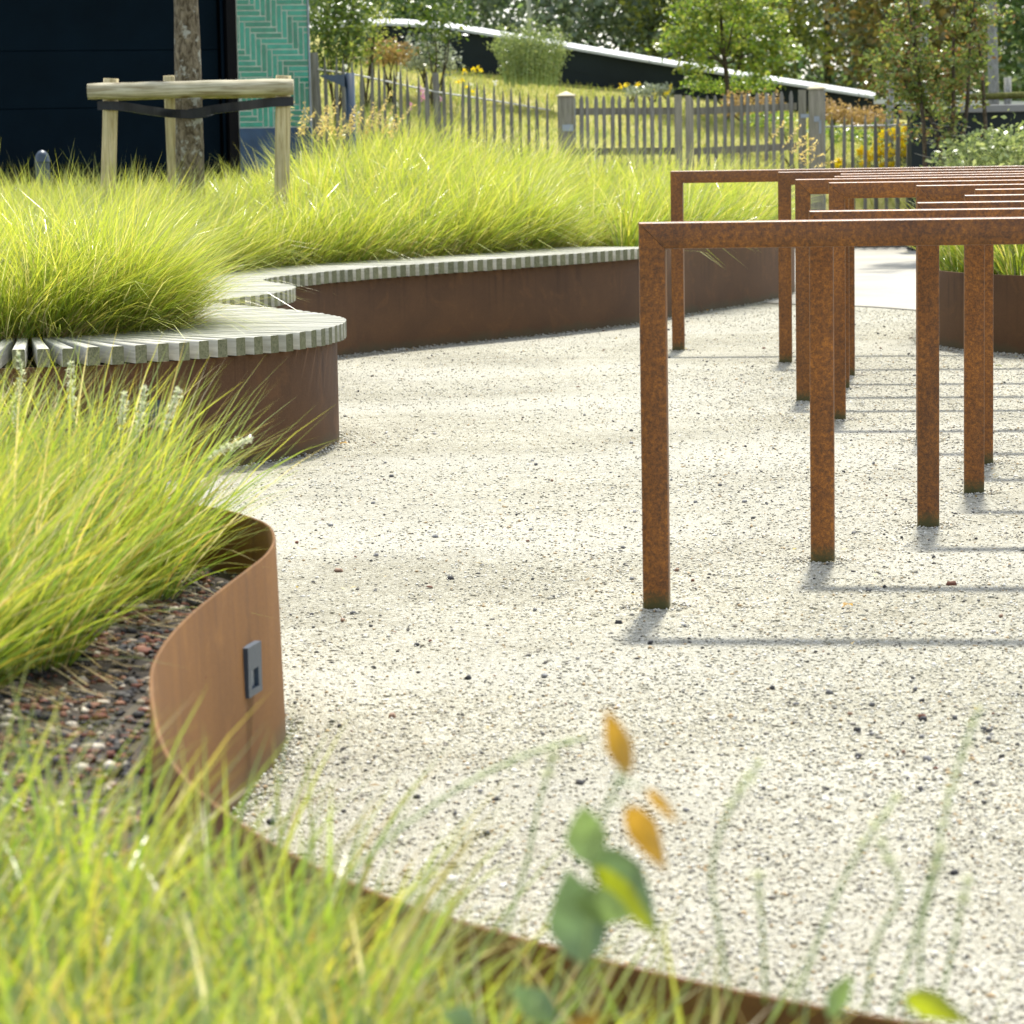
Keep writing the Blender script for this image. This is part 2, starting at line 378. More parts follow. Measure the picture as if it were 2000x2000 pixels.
M['soil'] = plain('soil', (0.035, 0.026, 0.018), 0.95, var=0.5, scale=30)
M['lawn'] = lawn_mat(); M['path'] = concrete_mat()
M['ground'] = plain('ground_earth', (0.11, 0.11, 0.05), 0.95, var=0.4, scale=0.5)
M['stones'] = stones_mat('gravel_chips', [(0, (0.53, 0.515, 0.43)), (0.3, (0.46, 0.44, 0.345)), (0.54, (0.68, 0.67, 0.60)), (0.74, (0.37, 0.345, 0.26)), (0.84, (0.25, 0.235, 0.2)), (0.90, (0.44, 0.33, 0.19)), (0.957, (0.08, 0.077, 0.07))])
M['pebbles'] = stones_mat('dark_pebbles', [(0, (0.06, 0.06, 0.062)), (0.3, (0.13, 0.13, 0.13)), (0.52, (0.24, 0.24, 0.24)), (0.76, (0.16, 0.07, 0.045)), (0.86, (0.30, 0.2, 0.14)), (0.94, (0.6, 0.58, 0.55))])
M['mulch'] = stones_mat('mulch_stones', [(0, (0.035, 0.035, 0.04)), (0.28, (0.075, 0.072, 0.07)), (0.46, (0.16, 0.06, 0.04)), (0.64, (0.24, 0.12, 0.075)), (0.78, (0.32, 0.27, 0.21)), (0.92, (0.55, 0.5, 0.42))])
GR = [(0.0, (0.07, 0.19, 0.03)), (0.22, (0.16, 0.31, 0.035)), (0.48, (0.30, 0.43, 0.045)), (0.76, (0.50, 0.55, 0.06)), (0.86, (0.62, 0.52, 0.15)), (0.93, (0.72, 0.64, 0.36)), (1.0, (0.82, 0.78, 0.58))]
M['grass'] = foliage('planter_grass', GR, 0.58, 0.11, (0.62, 0.60, 0.085), 0.62, 1.2)
GN = [(0.0, (0.11, 0.25, 0.05)), (0.28, (0.23, 0.40, 0.045)), (0.56, (0.41, 0.52, 0.055)), (0.78, (0.60, 0.61, 0.085)), (0.88, (0.62, 0.42, 0.10)), (0.94, (0.72, 0.62, 0.36)), (1.0, (0.82, 0.76, 0.56))]
M['grass_near'] = foliage('near_grass', GN, 0.58, 0.10, (0.56, 0.42, 0.09), 0.4)
M['seed_gold'] = foliage('golden_seed', [(0, (0.58, 0.43, 0.17)), (1, (0.76, 0.63, 0.34))], 0.55, 0.03)
M['thatch'] = foliage('dry_thatch', [(0, (0.22, 0.15, 0.06)), (0.5, (0.42, 0.32, 0.14)), (1, (0.66, 0.58, 0.36))], 0.4, 0.05)
M['seed_pale'] = foliage('pale_seed', [(0, (0.62, 0.64, 0.5)), (0.6, (0.76, 0.77, 0.64)), (1, (0.86, 0.86, 0.78))], 0.55, 0.03)
M['stem_green'] = plain('green_stem', (0.30, 0.40, 0.13), 0.5)
M['meadow'] = foliage('meadow_grass', [(0, (0.18, 0.26, 0.05)), (0.5, (0.36, 0.38, 0.08)), (1, (0.55, 0.47, 0.18))], 0.5, 0.05)

# ------------------------------------------------------------------ the setting
def sheet(name, poly, z, mat, kind='structure'):
    v = [(x, y, z) for x, y in poly]; o = bpy.data.objects.new(name, me_from(name, v, [tuple(range(len(v)))], mat))
    put(o); o['kind'] = kind; return o
sheet('ground', [(-900, -300), (900, -300), (900, 1500), (-900, 1500)], -0.03, M['ground'])
sheet('gravel_court', [(-9, 0.2), (14, 0.2), (14, 19.6), (5, 19.6), (2.0, 24), (-9, 24)], 0.0, M['gravel'])
_pe, _ = spline([(1.35, 20.2), (1.75, 19.32), (1.95, 19.13), (2.17, 18.93), (2.44, 18.45), (3.0, 17.6), (4.6, 16.6), (8, 16.2)], 0.15)
sheet('path', [tuple(p) for p in _pe] + [(14, 16.4), (14, 28.2), (1.2, 28.2), (1.3, 23)], 0.006, M['path'])

def lawn_z(X, Y):
    foot = np.interp(X, [-9, -1.7, 1.0, 3.7, 9], [0.9, 0.52, 0.22, 0.05, 0.0])
    top = np.interp(X, [-12, -3, -1.0, 0.6, 1.5, 4.5, 8, 14], [2.5, 2.1, 1.9, 1.66, 1.55, 1.12, 0.8, 0.6])
    t = np.clip((Y-28.0)/8.8, 0, 1.25); return foot+(top-foot)*t**0.85
gx = np.arange(-14, 18.01, 0.5); gy = np.concatenate([np.arange(28.0, 38.01, 0.4), np.arange(39, 90, 4)])
XX, YY = np.meshgrid(gx, gy); ZZ = lawn_z(XX, YY)+0.03*vnoise(XX, YY, 3)
v = np.stack([XX.ravel(), YY.ravel(), ZZ.ravel()], 1); nx = len(gx)
q = [(j*nx+i, j*nx+i+1, (j+1)*nx+i+1, (j+1)*nx+i) for j in range(len(gy)-1) for i in range(nx-1)]
o = bpy.data.objects.new('lawn', np_mesh('lawn', v, quads=q, mat=M['lawn'], smooth=True)); put(o); o['kind'] = 'structure'
v = [(x, 28.0, -0.05) for x in gx]+[(x, 28.0, float(lawn_z(np.array(x), np.array(28.0)))+0.03) for x in gx]

# ------------------------------------------------------------------ stones
OCT_V = np.array([(1, 0, 0), (0, 1, 0), (-1, 0, 0), (0, -1, 0), (0, 0, 1), (0, 0, -1)], float)
OCT_F = np.array([(0, 1, 4), (1, 2, 4), (2, 3, 4), (3, 0, 4), (1, 0, 5), (2, 1, 5), (3, 2, 5), (0, 3, 5)])
CUB_V = np.array([(-1, -1, -.8), (1, -1, -.8), (1, 1, -.8), (-1, 1, -.8), (-.7, -.6, .8), (.7, -.7, .75), (.65, .7, .85), (-.7, .6, .7)], float)*0.75
CUB_F = np.array([(0, 2, 1), (0, 3, 2), (4, 5, 6), (4, 6, 7), (0, 1, 5), (0, 5, 4), (1, 2, 6), (1, 6, 5), (2, 3, 7), (2, 7, 6), (3, 0, 4), (3, 4, 7)])
def stone_field(name, xyz, size, mat, flat=0.6, parent=None, cubic=False):
    V0, F0 = (CUB_V, CUB_F) if cubic else (OCT_V, OCT_F)
    n = len(xyz); k = len(V0)
    V = np.repeat(V0[None], n, 0)*(1+rng.uniform(-0.28, 0.28, (n, k, 3)))
    s = size[:, None]*np.stack([rng.uniform(0.75, 1.35, n), rng.uniform(0.6, 1.0, n), flat*rng.uniform(0.6, 1.2, n)], 1); V = V*s[:, None, :]
    tl = rng.normal(0, 0.35, n); c, s_ = np.cos(tl), np.sin(tl); y = V[..., 1]*c[:, None]-V[..., 2]*s_[:, None]; z = V[..., 1]*s_[:, None]+V[..., 2]*c[:, None]
    a = rng.uniform(0, 6.283, n); ca, sa = np.cos(a)[:, None], np.sin(a)[:, None]
    V = np.stack([V[..., 0]*ca-y*sa, V[..., 0]*sa+y*ca, z], -1)+xyz[:, None, :]
    F = (F0[None]+(np.arange(n)*k)[:, None, None]).reshape(-1, 3)
    o = bpy.data.objects.new(name, np_mesh(name, V.reshape(-1, 3), tris=F, mat=mat)); put(o, parent); return o

def leaf_mesh(name, pos, size, mat, aspect=0.55, up=0.35, parent=None):
    n = len(pos); nrm = rng.normal(0, 1, (n, 3)); nrm[:, 2] = np.abs(nrm[:, 2])+up; nrm /= np.linalg.norm(nrm, axis=1)[:, None]
    a = rng.normal(0, 1, (n, 3)); a -= nrm*(a*nrm).sum(1)[:, None]; a /= np.linalg.norm(a, axis=1)[:, None]; b = np.cross(nrm, a)
    s = size*rng.uniform(0.6, 1.3, n)[:, None] if np.isscalar(size) else size[:, None]
    V = np.stack([pos-a*s*0.5, pos-b*s*aspect*0.5+a*s*0.05+nrm*s*0.06, pos+a*s*0.5, pos+b*s*aspect*0.5+a*s*0.05+nrm*s*0.06], 1).reshape(-1, 3)
    q = np.arange(4*n).reshape(-1, 4); o = bpy.data.objects.new(name, np_mesh(name, V, quads=q, mat=mat)); put(o, parent); return o

leaf_mesh_early = lambda name, p, size, mat: leaf_mesh(name, p, size, mat, 0.5, 3.0)

# ------------------------------------------------------------------ planters
A_PTS = [(-3.6, 10.9), (-3.0, 10.35), (-2.4, 10.08), (-1.9, 9.99), (-1.474, 10.02), (-1.31, 10.075), (-1.144, 10.175), (-0.958, 10.345), (-0.86, 10.45), (-0.771, 10.575),
         (-0.69, 10.75), (-0.642, 10.97), (-0.628, 11.2), (-0.65, 11.42), (-0.72, 11.64), (-0.82, 11.87), (-0.96, 12.12), (-1.14, 12.40), (-1.26, 12.66), (-1.21, 12.92), (-1.10, 13.13), (-1.02, 13.4),
         (-0.985, 13.68), (-1.0, 13.9), (-1.06, 14.1), (-1.15, 14.32), (-1.19, 14.55), (-1.12, 14.86), (-0.94, 15.25), (-0.74, 15.62), (-0.456, 16.02), (-0.14, 16.40), (0.105, 16.69), (0.47, 17.18), (0.755, 17.62),
         (0.985, 18.2), (1.28, 18.86), (1.64, 19.65), (1.88, 20.4), (1.95, 21.1), (1.75, 22.0), (0.9, 22.9), (-1, 23.3), (-3.5, 22.8), (-5.4, 20.5), (-5.6, 15), (-5.0, 12.2)]
OA, SA = spline(A_PTS, 0.03, closed=True)
C_PTS = [(-3.0, 6.5), (-2.0, 6.55), (-1.3, 6.5), (-0.85, 6.34), (-0.60, 6.13), (-0.515, 5.975), (-0.471, 5.857), (-0.443, 5.69), (-0.434, 5.56), (-0.437, 5.40), (-0.452, 5.245), (-0.478, 5.0), (-0.499, 4.776), (-0.51, 4.578), (-0.512, 4.41),
         (-0.506, 4.26), (-0.492, 4.12), (-0.468, 3.94), (-0.44, 3.76), (-0.416, 3.64), (-0.388, 3.53), (-0.356, 3.428), (-0.322, 3.335), (-0.24, 3.14), (-0.105, 2.905), (0.012, 2.765), (0.106, 2.665), (0.236, 2.55), (0.42, 2.42), (0.9, 2.15), (1.6, 1.9), (2.4, 1.75),
         (2.6, 1.3), (2.2, 0.95), (0, 0.85), (-2.6, 0.95), (-3.2, 2)]
OC, SC = spline(C_PTS, 0.025, closed=True)
D_PTS = [(3.6, 14.25), (2.95, 14.40), (2.47, 14.70), (2.27, 15.0), (2.165, 15.32), (2.125, 15.75), (2.19, 16.3), (2.45, 16.9), (3.0, 17.25), (4.2, 17.0), (5.2, 16.2), (5.0, 14.9)]
OD, SD = spline(D_PTS, 0.04, closed=True)

def ribbon(name, O, ztop, th, mat, parent, bow=0.0):
    """closed wall: outer line O, steel thickness th, top height ztop (array)."""
    P = O[:-1]; n = len(P); T = np.roll(P, -1, 0)-np.roll(P, 1, 0); T /= np.linalg.norm(T, axis=1)[:, None]
    area = 0.5*np.sum(P[:, 0]*np.roll(P[:, 1], -1)-np.roll(P[:, 0], -1)*P[:, 1])
    N = np.stack([T[:, 1], -T[:, 0]], 1)*(1 if area > 0 else -1)       # outward
    I = P-N*th; zt = np.asarray(ztop)[:n] if hasattr(ztop, '__len__') else np.full(n, ztop)
    lv = [np.column_stack([P+N*bow, np.full(n, -0.02)]), np.column_stack([P, zt-0.0015]), np.column_stack([P-N*0.0015, zt]), np.column_stack([I+N*0.0015, zt]), np.column_stack([I, zt-0.0015]), np.column_stack([I, np.full(n, -0.02)])]
    V = np.concatenate(lv); k = np.arange(n); kn = (k+1) % n; q = []
    for a in range(5): q.append(np.stack([a*n+k, a*n+kn, (a+1)*n+kn, (a+1)*n+k], 1))
    o = bpy.data.objects.new(name, np_mesh(name, V, quads=np.concatenate(q), mat=mat, smooth=False)); put(o, parent); return o, N

def soil_mesh(name, O, zf, mat, parent, inset=0.004, step=0.25):
    P = O[:-1][::3]; lo, hi = P.min(0), P.max(0)
    g = np.stack(np.meshgrid(np.arange(lo[0], hi[0], step), np.arange(lo[1], hi[1], step)), -1).reshape(-1, 2)
    g = g+rng.uniform(-0.3, 0.3, g.shape)*step; g = g[inside(P, g)]; g = g[dist_to(P, g) > step*0.5]
    pts = [Vector(p) for p in P]+[Vector(p) for p in g]; m = len(P)
    r = geometry.delaunay_2d_cdt(pts, [], [list(range(m))], 1, 1e-5)
    V = np.array([tuple(p) for p in r[0]]); z = zf(V); v3 = np.column_stack([V, z])
    o = bpy.data.objects.new(name, me_from(name, v3, [tuple(f) for f in r[2]], mat, True)); put(o, parent); return o

# bench planter ----------------------------------------------------
iB0 = int(np.argmin(((OA-np.array((-2.75, 10.22)))**2).sum(1))); iB1 = int(np.argmin(((OA-np.array((0.80, 17.72)))**2).sum(1)))
ztA = np.full(len(OA), 0.375); ztA[iB1+3:int(np.argmin(((OA-np.array((1.95, 21.1)))**2).sum(1)))] = 0.452
PA = thing('bench_planter', (-2.0, 15.0, 0), 'long winding rusty steel planter edged with a grey slatted timber bench', 'planter')
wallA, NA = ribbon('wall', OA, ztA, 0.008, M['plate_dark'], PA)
def zA(V):
    d = dist_to(OA[::4], V); t = np.clip((d-0.3)/2.6, 0, 1); t = t*t*(3-2*t)
    return 0.345+t*(0.02+0.35*np.exp(-((V[:, 0]+0.1)/1.5)**2))+0.015*vnoise(V[:, 0]*4, V[:, 1]*4, 5)*t
soil_mesh('soil', OA, zA, M['soil'], PA)
SL, SW, SH, PITCH_S = 0.57, 0.041, 0.060, 0.0785
s_at = np.arange(SA[iB0], SA[iB1], PITCH_S)
def at_s(s): return np.array([np.interp(s, SA, OA[:, 0]), np.interp(s, SA, OA[:, 1])])
def slat_axis(s):
    # smoothed inward normal so neighbouring slats fan evenly
    h = 0.16; T = at_s(s+h)-at_s(s-h); T /= np.linalg.norm(T); return np.array([-T[1], T[0]])
slat_cache = {}
for k, s in enumerate(s_at):
    p = at_s(s); nrm = slat_axis(s); L = SL
    def gap(L): return min(np.linalg.norm((at_s(s+e*PITCH_S)+slat_axis(s+e*PITCH_S)*L)-(p+nrm*L)) if np.dot(at_s(s+e*PITCH_S)+slat_axis(s+e*PITCH_S)*L-(p+nrm*L), (at_s(s+e*PITCH_S)-p)) > 0 else 0 for e in (-1, 1))
    while L > 0.2 and gap(L) < 0.018: L -= 0.02
    sw = 0.041 if p[1] < 14.6 else 0.048
    wi = max(0.010, min(sw, gap(L)*0.86)); key = (round(L, 2), round(wi, 3), sw)
    if key not in slat_cache:
        b = 0.003; x0, x1 = -0.035, key[0]; prof = lambda hw: [(-hw, 0), (hw, 0), (hw, SH-b), (hw-b, SH), (-hw+b, SH), (-hw, SH-b)]
        a0 = [(x0, y, z) for y, z in prof(sw/2)]; a1 = [(x1, y, z) for y, z in prof(key[1]/2)]
        f = [(5, 4, 3, 2, 1, 0), tuple(range(6, 12))]+[(i, (i+1) % 6, 6+(i+1) % 6, 6+i) for i in range(6)]
        sm_ = me_from('slat', a0+a1, f, M['slat']); sm_.materials.append(M['slat_side']); sm_.materials.append(M['slat_end'])
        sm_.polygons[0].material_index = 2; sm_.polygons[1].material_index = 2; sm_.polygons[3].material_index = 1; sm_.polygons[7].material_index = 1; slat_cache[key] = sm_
    o = bpy.data.objects.new('slat', slat_cache[key]); o.location = (p[0], p[1], 0.3765+random.uniform(0, 0.0025))
    o.rotation_euler = (0, 0, math.atan2(nrm[1], nrm[0])+random.uniform(-0.006, 0.006)); put(o, PA)

def recessed_light(P, N, z, w_, h_, parent, mat, screws=False, square=True):
    """plate on a wall at P (xy) facing N, with a framed recess."""
    ang = math.atan2(N[1], N[0]); Mx = Matrix.Translation((P[0], P[1], z)) @ Matrix.Rotation(ang, 4, 'Z') @ Matrix(((0, 0, 1, 0), (1, 0, 0, 0), (0, 1, 0, 0), (0, 0, 0, 1)))
    # local: x along wall, y up, z outward
    def lb(mb, c, d): 
        t = MB().box(c, d); mb.add([Mx @ Vector(p) for p in t.v], t.f)
    mb = MB(); t_ = 0.012; ry0, ry1, rx = -0.36*h_, 0.02*h_, 0.26*w_
    if square:
        lb(mb, (0, (ry1+h_/2)/2, t_/2), (w_, h_/2-ry1, t_)); lb(mb, (0, (-h_/2+ry0)/2, t_/2), (w_, h_/2+ry0, t_))
        for s in (-1, 1): lb(mb, (s*(rx+w_/2)/2, (ry0+ry1)/2, t_/2-0.0002), (w_/2-rx, ry1-ry0-0.0004, t_))
    else: lb(mb, (0, 0, t_/2), (w_, h_, t_))
    pl = mb.build('wall_light', mat, parent)
    if square:
        mb = MB(); lb(mb, (0, (ry0+ry1)/2, 0.002), (2*rx, ry1-ry0, 0.002)); mb.build('lens', M['frost'] if not screws else M['fixture_dark'], pl)
    if screws:
        for sx in (-1, 1):
            mb = MB(); ring = [Mx @ Vector((sx*w_*0.41+math.cos(a)*0.0035, 0.0, t_+0.001)) for a in (0,)]
            c = Mx @ Vector((sx*w_*0.41, 0, t_+0.0015)); pts = []
            ex = (Mx.to_3x3() @ Vector((1, 0, 0))); ey = (Mx.to_3x3() @ Vector((0, 1, 0)))
            for k in range(13): a = 2*math.pi*k/12; pts.append(c+ex*math.cos(a)*0.0034+ey*math.sin(a)*0.0034)
            mb.tube(pts, 0.0013, 5, False).build('screw_ring', M['whitecap'], pl)
        for dx, dy, ln in ((-0.026, 0.004, 0.008), (-0.019, -0.003, 0.010), (-0.008, -0.003, 0.012), (0.006, -0.001, 0.008), (0.018, 0.0, 0.007)):
            mb = MB(); lb(mb, (dx, dy, t_+0.0008), (ln, 0.0016, 0.0012)); mb.build('mark', M['galv'], pl)
    return pl
# dark plate on the front lobe
pA = np.array((-1.17, 10.15)); iA = int(np.argmin(((OA-pA)**2).sum(1))); recessed_light(OA[iA], NA[iA % len(NA)], 0.205, 0.082, 0.088, PA, M['fixture_dark'], True, False)

# near planter ------------------------------------------------------
PC = thing('planter', (-1.0, 4.0, 0), 'low S-curved rusty steel planter in the foreground with a square wall light', 'planter')
wallC, NC = ribbon('wall', OC, 0.375, 0.006, M['plate'], PC, bow=0.010)
zC = lambda V: 0.255+0.02*vnoise(V[:, 0]*6, V[:, 1]*6, 8)+0.05*np.clip(dist_to(OC[::4], V)-0.12, 0, 0.6)
soil_mesh('soil', OC, zC, M['soil'], PC, step=0.15)
# right-hand planter ------------------------------------------------
PD = thing('planter', (3.6, 15.7, 0), 'rusty steel planter behind the hoops at the right edge', 'planter')
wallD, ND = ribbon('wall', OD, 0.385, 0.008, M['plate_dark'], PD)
zD = lambda V: 0.34+0.05*np.clip(dist_to(OD[::3], V), 0, 1)
soil_mesh('soil', OD, zD, M['soil'], PD)

# ------------------------------------------------------------------ grass
def blades(name, root, az, tilt, bend, length, width, nseg, mat, twist=0.7):
    n = len(root); t = np.linspace(0, 1, nseg+1); ang = tilt[:, None]+bend[:, None]*(t[None]**1.25)
    am = 0.5*(ang[:, 1:]+ang[:, :-1]); ds = (length/nseg)[:, None]
    hx = np.concatenate([np.zeros((n, 1)), np.cumsum(np.sin(am)*ds, 1)], 1); hz = np.concatenate([np.zeros((n, 1)), np.cumsum(np.cos(am)*ds, 1)], 1)
    c = np.stack([root[:, None, 0]+hx*np.cos(az)[:, None], root[:, None, 1]+hx*np.sin(az)[:, None], root[:, None, 2]+hz], -1)
    a2 = az+np.pi/2+rng.normal(0, twist, n); sd = np.stack([np.cos(a2), np.sin(a2), np.zeros(n)], 1)[:, None, :]
    wt = (width[:, None]*np.array([0.75+0.25*min(1, k*3/nseg) if k/nseg < 0.5 else (1-(k/nseg))*2*0.8+0.2 for k in range(nseg)])[None])[..., None]*0.5
    L_, R_ = c[:, :-1]-sd*wt, c[:, :-1]+sd*wt; k = 2*nseg+1
    V = np.empty((n, k, 3)); V[:, 0:2*nseg:2] = L_; V[:, 1:2*nseg:2] = R_; V[:, -1] = c[:, -1]
    at = np.tile(np.concatenate([np.repeat(t[:-1], 2), [1.0]]), n); b0 = (np.arange(n)*k)[:, None]
    q = np.concatenate([b0+np.array([[2*j, 2*j+1, 2*j+3, 2*j+2]]) for j in range(nseg-1)], 0) if nseg > 1 else None
    tr = b0+np.array([[2*nseg-2, 2*nseg-1, 2*nseg]])
    o = bpy.data.objects.new(name, np_mesh(name, V.reshape(-1, 3), quads=q, tris=tr, mat=mat, attr=at)); put(o); return o

WIND = np.array((0.55, -0.12))
def clumps(centers, per, rad, lmin, lmax, wid, zf, wind=1.0, spread=1.0, lens=None, bmul=1.0, lexp=1.0):
    """arrays for tussocks round each centre: blades lean outward and down wind."""
    c = np.repeat(centers, per, 0); n = len(c); r = rad*np.sqrt(rng.uniform(0, 1, n)); th = rng.uniform(0, 6.283, n)
    off = np.stack([r*np.cos(th), r*np.sin(th)], 1); p = c+off
    out = off/rad*spread+WIND[None]*wind+rng.normal(0, 0.33, (n, 2)); mag = np.linalg.norm(out, axis=1)
    az = np.arctan2(out[:, 1], out[:, 0]); tilt = np.clip(0.10+0.42*mag*rng.uniform(0.5, 1.2, n), 0.02, 1.15); bend = np.clip(rng.normal(0.55, 0.25, n)+0.35*mag, 0.1, 1.7)*bmul
    L = (lmin+(lmax-lmin)*rng.uniform(0, 1, n)**lexp)*(1 if lens is None else np.repeat(lens, per))
    z = zf(p); return np.column_stack([p, z]), az, tilt, bend, L, wid*rng.uniform(0.7, 1.25, n)
def hexgrid(x0, x1, y0, y1, s, jit=0.35):
    g = []; y = y0; k = 0
    while y < y1:
        x = x0+(s/2 if k % 2 else 0)
        while x < x1: g.append((x, y)); x += s
        y += s*0.866; k += 1
    g = np.array(g); return g+rng.uniform(-jit, jit, g.shape)*s

g = hexgrid(-5.2, 2.0, 10.4, 23.2, 0.32); g = g[inside(OA[::3], g)]
bench = OA[iB0:iB1][::3]; rest = np.concatenate([OA[:iB0], OA[iB1:]])[::3]
g = g[(dist_to(bench, g) > 0.66) & (dist_to(rest, g) > 0.12)]
g = g[(g[:, 0] > -0.205*g[:, 1]-0.3)]
# an extra, fuller row right behind the bench
ex = []
for s in np.arange(SA[iB0]+0.1, SA[iB1], 0.24):
    p = at_s(s)+slat_axis(s)*(0.69+random.uniform(-0.03, 0.05)); ex.append(p)
ex = np.array(ex); ex = ex[inside(OA[::3], ex) & (dist_to(bench, ex) > 0.60) & (ex[:, 0] > -0.205*ex[:, 1]-0.3)]
g = np.concatenate([g, ex])
hl = np.clip(0.93+0.22*vnoise(g[:, 0]*3.2, g[:, 1]*3.2, 11)+rng.uniform(-0.12, 0.12, len(g)), 0.62, 1.12)*np.where((g[:, 1] > 16.5) & (g[:, 0] < -1.2), 0.86, 1.0)
nearm = g[:, 1] < 14.0
args = clumps(g[nearm], 330, 0.085, 0.30, 0.72, 0.0042, zA, 1.0, 1.0, hl[nearm]); o1 = blades('grass', *args[:5], args[5], 4, M['grass'])
tag(o1, 'bright yellow-green grass filling the bench planter lobe at the left', 'grass', kind='stuff')
args = clumps(g[~nearm], 240, 0.10, 0.32, 0.72, 0.0058, zA, 1.0, 1.0, hl[~nearm]); o1 = blades('grass', *args[:5], args[5], 3, M['grass'])
tag(o1, 'mass of yellow-green grass behind the curved bench in the middle', 'grass', kind='stuff')
n = 5200; ss_ = rng.uniform(SA[iB0]+0.1, SA[iB1]+1.6, n); P0 = np.array([at_s(a)+slat_axis(a)*b for a, b in zip(ss_, rng.uniform(0.58, 0.80, n))]); A0 = np.array([math.atan2(*(-slat_axis(a))[::-1]) for a in ss_])+rng.normal(0.2, 0.7, n)
ok = inside(OA[::3], P0) & (dist_to(bench, P0) > 0.5); P0, A0 = P0[ok], A0[ok]; n = len(P0)
o1 = blades('dry_thatch', np.column_stack([P0, zA(P0)+0.02]), A0, rng.uniform(0.5, 1.15, n), rng.uniform(0.3, 1.0, n), rng.uniform(0.14, 0.36, n), rng.uniform(0.003, 0.005, n), 4, M['thatch']); tag(o1, 'dry tan thatch drooping at the foot of the grass behind the bench', 'straw', kind='stuff')
# grass in the right-hand planter
g = hexgrid(2.1, 4.6, 14.4, 17.2, 0.30); g = g[inside(OD[::2], g)]; g = g[(dist_to(OD[::2], g) > 0.10) & (g[:, 0] < 0.205*g[:, 1]+0.4)]
args = clumps(g, 260, 0.09, 0.35, 0.58, 0.0048, zD, 0.3, 1.2); o1 = blades('grass', *args[:5], args[5], 3, M['grass'])
tag(o1, 'green grass tufts in the planter behind the hoops at right', 'grass', kind='stuff')
# near planter, tussocks in the S curve
g = hexgrid(-1.75, -0.5, 4.35, 6.4, 0.185); g = g[inside(OC[::3], g)]
lim = np.interp(g[:, 1], [4.35, 4.8, 5.3, 5.9, 6.4], [-0.86, -0.80, -0.70, -0.66, -0.76]); g = g[(g[:, 0] < lim) & (dist_to(OC[::3], g) > 0.13) & (g[:, 0] > -0.21*g[:, 1]-0.15)]
args = clumps(g, 230, 0.06, 0.20, 0.53, 0.0042, zC, 1.05, 0.9, None, 0.55, 1.7); o1 = blades('grass', *args[:5], args[5], 5, M['grass_near'])
tag(o1, 'lime green grass tussocks leaning out of the near S-curved planter', 'grass', kind='stuff')
# foreground grass along the near rim
g = hexgrid(-0.75, 0.42, 1.75, 3.25, 0.115); g = g[inside(OC[::3], g)]; dd = dist_to(OC[::3], g)
keep = (dd > 0.05) & (g[:, 1] < np.interp(g[:, 0], [-0.75, -0.45, -0.3, 0, 0.4], [3.2, 3.15, 2.95, 2.6, 2.25])) & (np.abs(g[:, 0]) < 0.2*g[:, 1]+0.1)
keep &= rng.uniform(0, 1, len(g)) < np.interp(g[:, 0], [-0.2, 0.0, 0.3], [1.0, 0.9, 0.8])
g = g[keep]; ln = np.interp(g[:, 0], [-0.5, -0.2, 0.0, 0.3], [1.0, 0.94, 0.78, 0.68])
args = clumps(g, 74, 0.045, 0.12, 0.36, 0.0044, zC, 0.55, 0.85, ln, 0.7, 1.5); o1 = blades('grass', *args[:5], args[5], 5, M['grass_near'])
tag(o1, 'blurred bright green grass along the bottom edge of the foreground', 'grass', kind='stuff')
# straw litter on the mulch
n = 900; p = np.column_stack([rng.uniform(-1.1, -0.45, n), rng.uniform(3.2, 6.0, n)]); p = p[inside(OC[::3], p) & True]; p = p[dist_to(OC[::3], p) > 0.10]; n = len(p)
o1 = blades('dry_straw', np.column_stack([p, zC(p)+0.018]), rng.uniform(-1.2, 1.2, n)+3.14, rng.uniform(1.25, 1.5, n), rng.uniform(-0.1, 0.25, n), rng.uniform(0.05, 0.16, n), rng.uniform(0.0025, 0.0045, n), 3, M['thatch'])
tag(o1, 'dry straw lying on the dark stone mulch', 'straw', kind='stuff')

HOOP_FEET = [(0.336, 7.094), (0.80, 7.82), (1.162, 8.48), (1.405, 9.24), (1.558, 10.04), (1.47, 10.82), (1.25, 11.65), (1.20, 12.47), (1.42, 13.05), (1.515, 13.69), (1.312, 14.53), (0.855, 15.45)]
# mulch, gravel chips, pebbles
n = 26000; p = np.column_stack([rng.uniform(-1.5, 0.5, n), rng.uniform(1.9, 6.3, n)]); p = p[inside(OC[::3], p)]; p = p[dist_to(OC[::3], p) > 0.034]; n = len(p)
o1 = stone_field('mulch', np.column_stack([p, zC(p)+0.004]), 0.004+0.010*rng.uniform(0, 1, n)**1.8, M['mulch'], 0.6, cubic=True); tag(o1, 'dark mixed stone chips mulching the near planter', 'mulch', kind='stuff')
def on_court(p):
    ok = ~inside(OA[::4], p) & ~inside(OC[::4], p) & ~inside(OD[::3], p); return p[ok]
n = 205000; yy = 3.0+(rng.uniform(0, 1, n)**1.7)*16.0; p = np.column_stack([rng.uniform(-0.19, 0.19, n)*yy, yy]); p = on_court(p); dn = vnoise(p[:, 0]*1.3, p[:, 1]*0.9, 21)+0.6*vnoise(p[:, 0]*3.1, p[:, 1]*2.3, 22); p = p[rng.uniform(0, 1, len(p)) < np.clip(0.62+0.42*dn, 0.15, 1)]; n = len(p)
o1 = stone_field('gravel_chips', np.column_stack([p, rng.uniform(-0.001, 0.0025, n)]), rng.uniform(0.0024, 0.0052, n)*(1+0.6*(rng.uniform(0, 1, n) > 0.95))*(1+0.03*(p[:, 1]-6).clip(0, 9)), M['stones'], 0.6)
tag(o1, 'pale angular gravel chips covering the court', 'gravel', kind='stuff')
